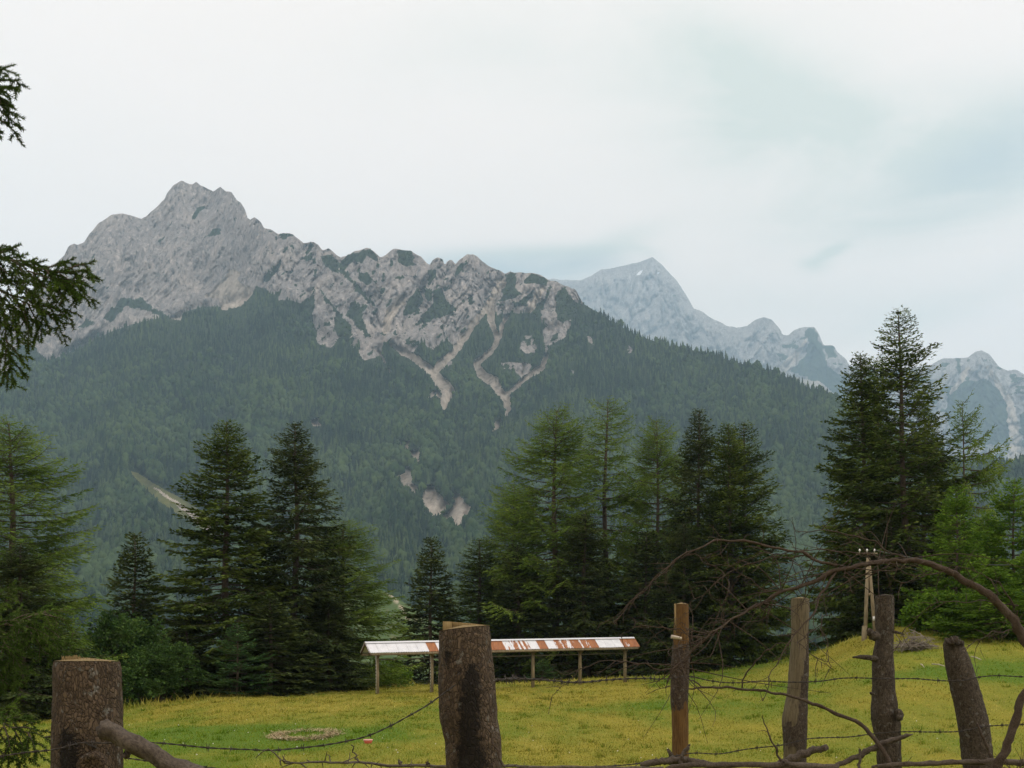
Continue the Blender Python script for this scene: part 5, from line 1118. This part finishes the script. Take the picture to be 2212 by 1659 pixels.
woody('arching_branch', 'bare dead branch arching from the brush up left across the pale grey post', 'branch', [('stem', r5([(1520, 1450, 26), (1480, 1350, 26), (1440, 1270, 25), (1400, 1220, 23), (1340, 1160, 21), (1200, 1090, 19), (1050, 1025, 17), (950, 995, 15), (800, 965, 14), (690, 955, 13), (480, 950, 11), (400, 955, 7), (300, 940, 5), (170, 985, 2)]), 8.55, 8.9),
   ('branch', r5([(485, 950, 9), (450, 925, 8), (400, 900, 7), (340, 860, 5)]), 8.85, 8.8), ('branch', r5([(690, 950, 9), (700, 890, 8), (750, 825, 7), (830, 745, 6), (900, 708, 5), (945, 712, 2)]), 8.8, 8.7)], dead_m, twig=.12)
for i, (lab, pts, y) in enumerate((('thin bare twig standing in front of the pale grey post', r4([(160, 1615, 18), (130, 1530, 14), (90, 1450, 11), (30, 1310, 5)]), 8.4), ('thin stick leaning on the foot of the leaning post', r4([(1660, 1610, 24), (1600, 1480, 20), (1545, 1345, 13)]), 8.9), ('thin pale stick leaning against the thick notched post', r2([(1985, 1345, 18), (1960, 1300, 20), (1880, 1110, 17), (1785, 930, 12)]), 4.42))):
    woody('twig', lab, 'twig', [('stem', pts, y, y)], dead_m, twig=.1 if i != 2 else 0)
sc_ = thing('brushwood', 'tangle of fine dead twigs at the bottom right corner', 'brushwood', onground(2190, 8.4)); tw = MB()
for k in range(46):
    a = P(rr.uniform(2140, 2330), 1672, 8.3 + rr.uniform(-.3, .3)); e = a + np.array([rr.normal() * .12, rr.normal() * .1, rr.uniform(.04, .22)]); tw.tube(curve_pts([a, (a + e) / 2 + rr.normal(size=3) * .03, e], 5), np.linspace(.004, .001, 5), 4, False)
tag(kidmb('twigs', tw, sc_, dead_m), kind='stuff')

# ---------------------------------------------------------------- barbed wire
wire_m = flatmat('old_wire', (.055, .048, .042), .8, 0, .15)
bb = MB()
for s in (0, 1):
    for d in ((1, .35), (-1, -.35)):
        dr = np.array([.004 * (1 if s else -1), d[1] * .010 * (1 if s else -1), d[0] * .015]); bb.tube(np.array([[.005 * (s - .5), 0, 0], dr * 1.0]), [.0019, .0008], 4, False)
t_ = np.linspace(0, 4 * math.pi, 17); bb.tube(np.stack([np.linspace(-.006, .006, 17), .0042 * np.cos(t_), .0042 * np.sin(t_)], -1), .0015, 4, False)
barb_me = bb.mesh('barb', wire_m)
def wire(label, pts, spacing, bs=1.0, rad=.0017):
    """pts rows (x, y, Y)"""
    c = np.array([P(*p) for p in pts]); L = np.linalg.norm(np.diff(c, axis=0), axis=1).sum(); n = int(L / .012); q = curve_pts(c, n)
    q[:, 2] += .006 * fbm(np.arange(n) * .02, 1.3, 0, 3, 98); q[:, 0] += .003 * fbm(np.arange(n) * .03, 5.3, 0, 2, 98)
    o = thing('barbed_wire', label, 'barbed wire', q[0], 'barbed wire strands'); ph = np.arange(n) * .012 * 2 * math.pi / .075
    for s in (0, math.pi):
        mb = MB(); mb.tube(q + rad * 1.05 * np.stack([0 * ph, np.cos(ph + s), np.sin(ph + s)], -1), rad, 4, False); kidmb('strand', mb, o, wire_m, True)
    for d in np.arange(spacing * .5, L, spacing):
        i = min(n - 2, int(d / L * (n - 1))); b = link('barb', barb_me, o); b.location = Vector(q[i]) - Vector(q[0]); tg = q[i + 1] - q[i - 1]
        b.rotation_euler = (rr.rand() * 6.28, -math.atan2(tg[2], math.hypot(tg[0], tg[1])) * 0, math.atan2(tg[1], tg[0])); b.scale = (bs,) * 3
    return o
Yl = lambda pts, y0, y1: [(p[0], p[1], y0 + (y1 - y0) * k / (len(pts) - 1)) for k, p in enumerate(pts)]
wire('barbed wire sagging from the thick sawn post up to the notched post', Yl([(-120, 1650)] + r1([(0, 1100), (200, 1070), (420, 1045), (640, 990), (820, 992), (1000, 990), (1200, 988), (1380, 1003), (1560, 1020), (1735, 1030), (1910, 1038), (2100, 1045)]) + r2([(240, 1180), (430, 1160), (640, 1125), (820, 1085), (1010, 1005), (1180, 915), (1345, 820), (1450, 745), (1580, 650)]), 4.42, 4.45), .083, 1.0)
wire('loose lower barbed wire dropping from the thick sawn post behind the brace pole', Yl(r1([(660, 1000), (800, 1055), (940, 1105), (1100, 1130), (1350, 1160), (1560, 1175), (1900, 1215)]), 4.45, 4.9), .083, 1.0)
wire('upper barbed wire from the notched post along all the thin posts', Yl(r2([(1700, 648), (1730, 640), (1900, 610), (2060, 600)]), 4.45, 5.6) + Yl(r3([(0, 1030), (150, 1034), (300, 1045), (450, 1055), (630, 1045), (780, 1032), (960, 1025), (1100, 1030)]), 6.0, 9.05) + Yl(r3([(1250, 1015), (1400, 1045), (1470, 1055), (1640, 1058)]) + r4([(0, 1050), (220, 1055), (440, 1045), (600, 1025), (750, 1025), (820, 1028), (960, 1030), (1090, 1028), (1300, 1042), (1450, 1040), (1545, 1020), (1640, 1010), (1875, 1018), (2000, 1025)]), 9.08, 9.05), .15, 1.5, .0026)
wire('lower barbed wire near the feet of the thin posts', Yl(r3([(520, 1655), (880, 1630), (1100, 1585), (1250, 1555), (1480, 1555), (1620, 1530), (1875, 1500)]) + r4([(180, 1495), (345, 1455), (510, 1445), (650, 1440), (800, 1420), (990, 1405), (1280, 1405), (1415, 1400), (1615, 1365), (1780, 1355), (2000, 1350)]), 9.05, 9.05), .15, 1.5, .0026)

# ---------------------------------------------------------------- near spruce at the left edge
YS = 5.3
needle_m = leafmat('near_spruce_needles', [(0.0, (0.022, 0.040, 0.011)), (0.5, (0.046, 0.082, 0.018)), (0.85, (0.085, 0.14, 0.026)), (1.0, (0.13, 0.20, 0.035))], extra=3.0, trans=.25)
ns_o = thing('spruce_tree', 'near spruce at the left edge, its drooping needle boughs reaching into view', 'tree', onground(-420, 5.8))
tb = MB(); bz = onground(-420, 5.8); tb.tube(curve_pts([bz - up * .2, bz + up * 3 + np.array([.05, 0, 0]), bz + up * 6.5, bz + up * 9.5], 20), np.linspace(.17, .07, 20), 12, True, .04, rr); kidmb('trunk', tb, ns_o, bark_m, True)
rn = np.random.RandomState(99)
def needled(mbw, mbn, q, r0, bare=0.0, tone=.5, dens=520):
    d = np.concatenate([[0], np.cumsum(np.linalg.norm(np.diff(q, axis=0), axis=1))]); L = d[-1]
    mbw.tube(q, np.linspace(r0 * .7, .0011, len(q)), 4, False)
    m = int(L * (1 - bare) * dens * 1.9)
    if m < 3: return
    t = rn.uniform(bare * L, L, m); p = np.stack([np.interp(t, d, q[:, k]) for k in range(3)], -1); tg = unit(np.stack([np.interp(t + .008, d, q[:, k]) for k in range(3)], -1) - np.stack([np.interp(t - .008, d, q[:, k]) for k in range(3)], -1))
    rad = unit(np.cross(tg, rn.normal(size=(m, 3)))); rad[:, 2] += .25
    dr = unit(tg * rn.uniform(.45, 1.0, m)[:, None] + rad * .8); ln = rn.uniform(.012, .019, m)
    s = unit(np.cross(dr, rn.normal(size=(m, 3)))) * .0022
    V = np.stack([p - s, p + s, p + dr * ln[:, None]], 1).reshape(-1, 3)
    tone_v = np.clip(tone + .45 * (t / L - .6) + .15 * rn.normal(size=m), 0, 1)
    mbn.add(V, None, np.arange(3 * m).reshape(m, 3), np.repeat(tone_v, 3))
def bough(mbw, mbn, pts, y0, y1, r0, depth=2, bare=.1, tone=.5, fan=1.0, hangf=.35):
    c = np.array([P(p[0], p[1], y0 + (y1 - y0) * k / (len(pts) - 1)) for k, p in enumerate(pts)])
    grow(mbw, mbn, curve_pts(c, max(8, 4 * len(pts))), r0, depth, bare, tone, fan, hangf)
def grow(mbw, mbn, q, r0, depth, bare, tone, fan=1.0, hangf=.35):
    needled(mbw, mbn, q, r0, bare, tone, 420 if depth > 0 and r0 > .005 else 560)
    if depth == 0: return
    d = np.concatenate([[0], np.cumsum(np.linalg.norm(np.diff(q, axis=0), axis=1))]); L = d[-1]; sgn = 1
    t = max(bare, .08) * L
    while t < L * .97:
        p = np.array([np.interp(t, d, q[:, k]) for k in range(3)]); tg = unit(np.array([np.interp(t + .01, d, q[:, k]) for k in range(3)]) - np.array([np.interp(t - .01, d, q[:, k]) for k in range(3)]))
        side = unit(np.cross(tg, np.array([.0, -.75, .65]) + .25 * rn.normal(size=3))) * sgn
        l = min(.52 * (L - t) + .045, .22 if depth == 2 else .10) * rn.uniform(.6, 1.15) * fan
        dr = unit(tg * .75 + side * .75 + .12 * rn.normal(size=3) + np.array([0, 0, -hangf * rn.uniform(.2, 1.3)]))
        e = p + dr * l; md = p + dr * l * .5 + np.array([0, 0, .05 * l])
        grow(mbw, mbn, curve_pts([p, md, e + np.array([0, 0, -.10 * l])], 6), r0 * .55, depth - 1, .06, np.clip(tone + .12 * rn.normal(), .05, .95))
        sgn = -sgn; t += (.056 if depth == 2 else .036) * rn.uniform(.7, 1.4)
SPR = [  # (points, depth offset, tone)
 ([([(-420, 440), (-200, 500), (0, 556), (90, 582), (150, 590), (213, 609)], 0, .5), ([(-60, 548), (0, 545), (46, 528)], -.05, .45), ([(-20, 560), (30, 556), (60, 549)], .05, .45), ([(20, 568), (60, 572), (101, 562)], -.04, .5), ([(90, 582), (130, 570), (163, 557)], .03, .55), ([(120, 588), (160, 588), (193, 582)], -.06, .6), ([(130, 592), (175, 625), (201, 652)], -.05, .62), ([(120, 592), (150, 625), (173, 655)], .04, .6), ([(70, 588), (115, 640), (144, 677)], -.03, .55),
   ([(30, 570), (70, 600), (110, 620)], .06, .45), ([(-10, 570), (40, 610), (90, 650)], .0, .4), ([(60, 585), (120, 605), (170, 618)], -.08, .6)], 5.3, 'upper'),
 ([([(-420, 500), (-200, 560), (-50, 605), (30, 642), (85, 668), (142, 692)], 0, .5), ([(90, 668), (118, 692), (137, 727)], -.03, .55), ([(60, 655), (80, 700), (84, 739)], .03, .5), ([(30, 642), (60, 700), (60, 754)], -.04, .45), ([(-60, 600), (0, 660), (14, 730), (22, 780), (31, 839)], .0, .4), ([(12, 735), (35, 760), (50, 787)], -.03, .45), ([(20, 770), (45, 800), (60, 821)], .03, .45), ([(14, 755), (10, 790), (5, 828)], -.02, .4), ([(-50, 610), (-20, 690), (-5, 765)], .05, .35), ([(0, 640), (30, 690), (40, 740)], .04, .4)], 5.35, 'lower'),
 ([([(-420, 90), (-150, 165), (-40, 185), (22, 213)], 0, .35), ([(-60, 175), (-10, 155), (31, 139)], .02, .35), ([(-50, 182), (0, 175), (43, 172)], -.03, .35), ([(-40, 185), (0, 188), (43, 188)], .04, .4), ([(-50, 185), (0, 215), (34, 236)], -.02, .35), ([(-70, 190), (-10, 230), (34, 267)], .03, .35), ([(-80, 195), (-10, 250), (43, 293)], .0, .35), ([(-80, 200), (-30, 260), (2, 298)], -.03, .35)], 5.4, 'top'),
 ([([(-420, 1440), (-150, 1395), (0, 1353), (80, 1328), (130, 1317), (160, 1328)], 0, .65), ([(60, 1338), (110, 1362), (155, 1402)], -.05, .6), ([(0, 1365), (60, 1382), (130, 1412)], .04, .55), ([(-30, 1378), (30, 1418), (56, 1472)], -.04, .55), ([(-20, 1388), (10, 1436), (37, 1483)], .03, .5), ([(90, 1326), (140, 1342), (160, 1372)], -.03, .7), ([(-40, 1360), (20, 1340), (70, 1345)], -.07, .6), ([(-30, 1310), (5, 1280), (34, 1256)], .05, .6), ([(20, 1350), (80, 1360), (120, 1385)], -.08, .6), ([(-40, 1400), (0, 1450), (10, 1500)], .0, .45)], 5.1, 'mid'),
 ([([(-420, 1560), (-60, 1562), (0, 1560), (45, 1580), (85, 1585), (113, 1612)], 0, .5), ([(60, 1582), (75, 1618), (72, 1652)], -.03, .45), ([(-20, 1562), (15, 1610), (18, 1662)], .03, .45), ([(-30, 1550), (0, 1535), (34, 1528)], -.05, .85), ([(30, 1575), (50, 1620), (40, 1662)], .04, .45), ([(-30, 1640), (30, 1640), (60, 1660)], .0, .5)], 4.9, 'bottom')]
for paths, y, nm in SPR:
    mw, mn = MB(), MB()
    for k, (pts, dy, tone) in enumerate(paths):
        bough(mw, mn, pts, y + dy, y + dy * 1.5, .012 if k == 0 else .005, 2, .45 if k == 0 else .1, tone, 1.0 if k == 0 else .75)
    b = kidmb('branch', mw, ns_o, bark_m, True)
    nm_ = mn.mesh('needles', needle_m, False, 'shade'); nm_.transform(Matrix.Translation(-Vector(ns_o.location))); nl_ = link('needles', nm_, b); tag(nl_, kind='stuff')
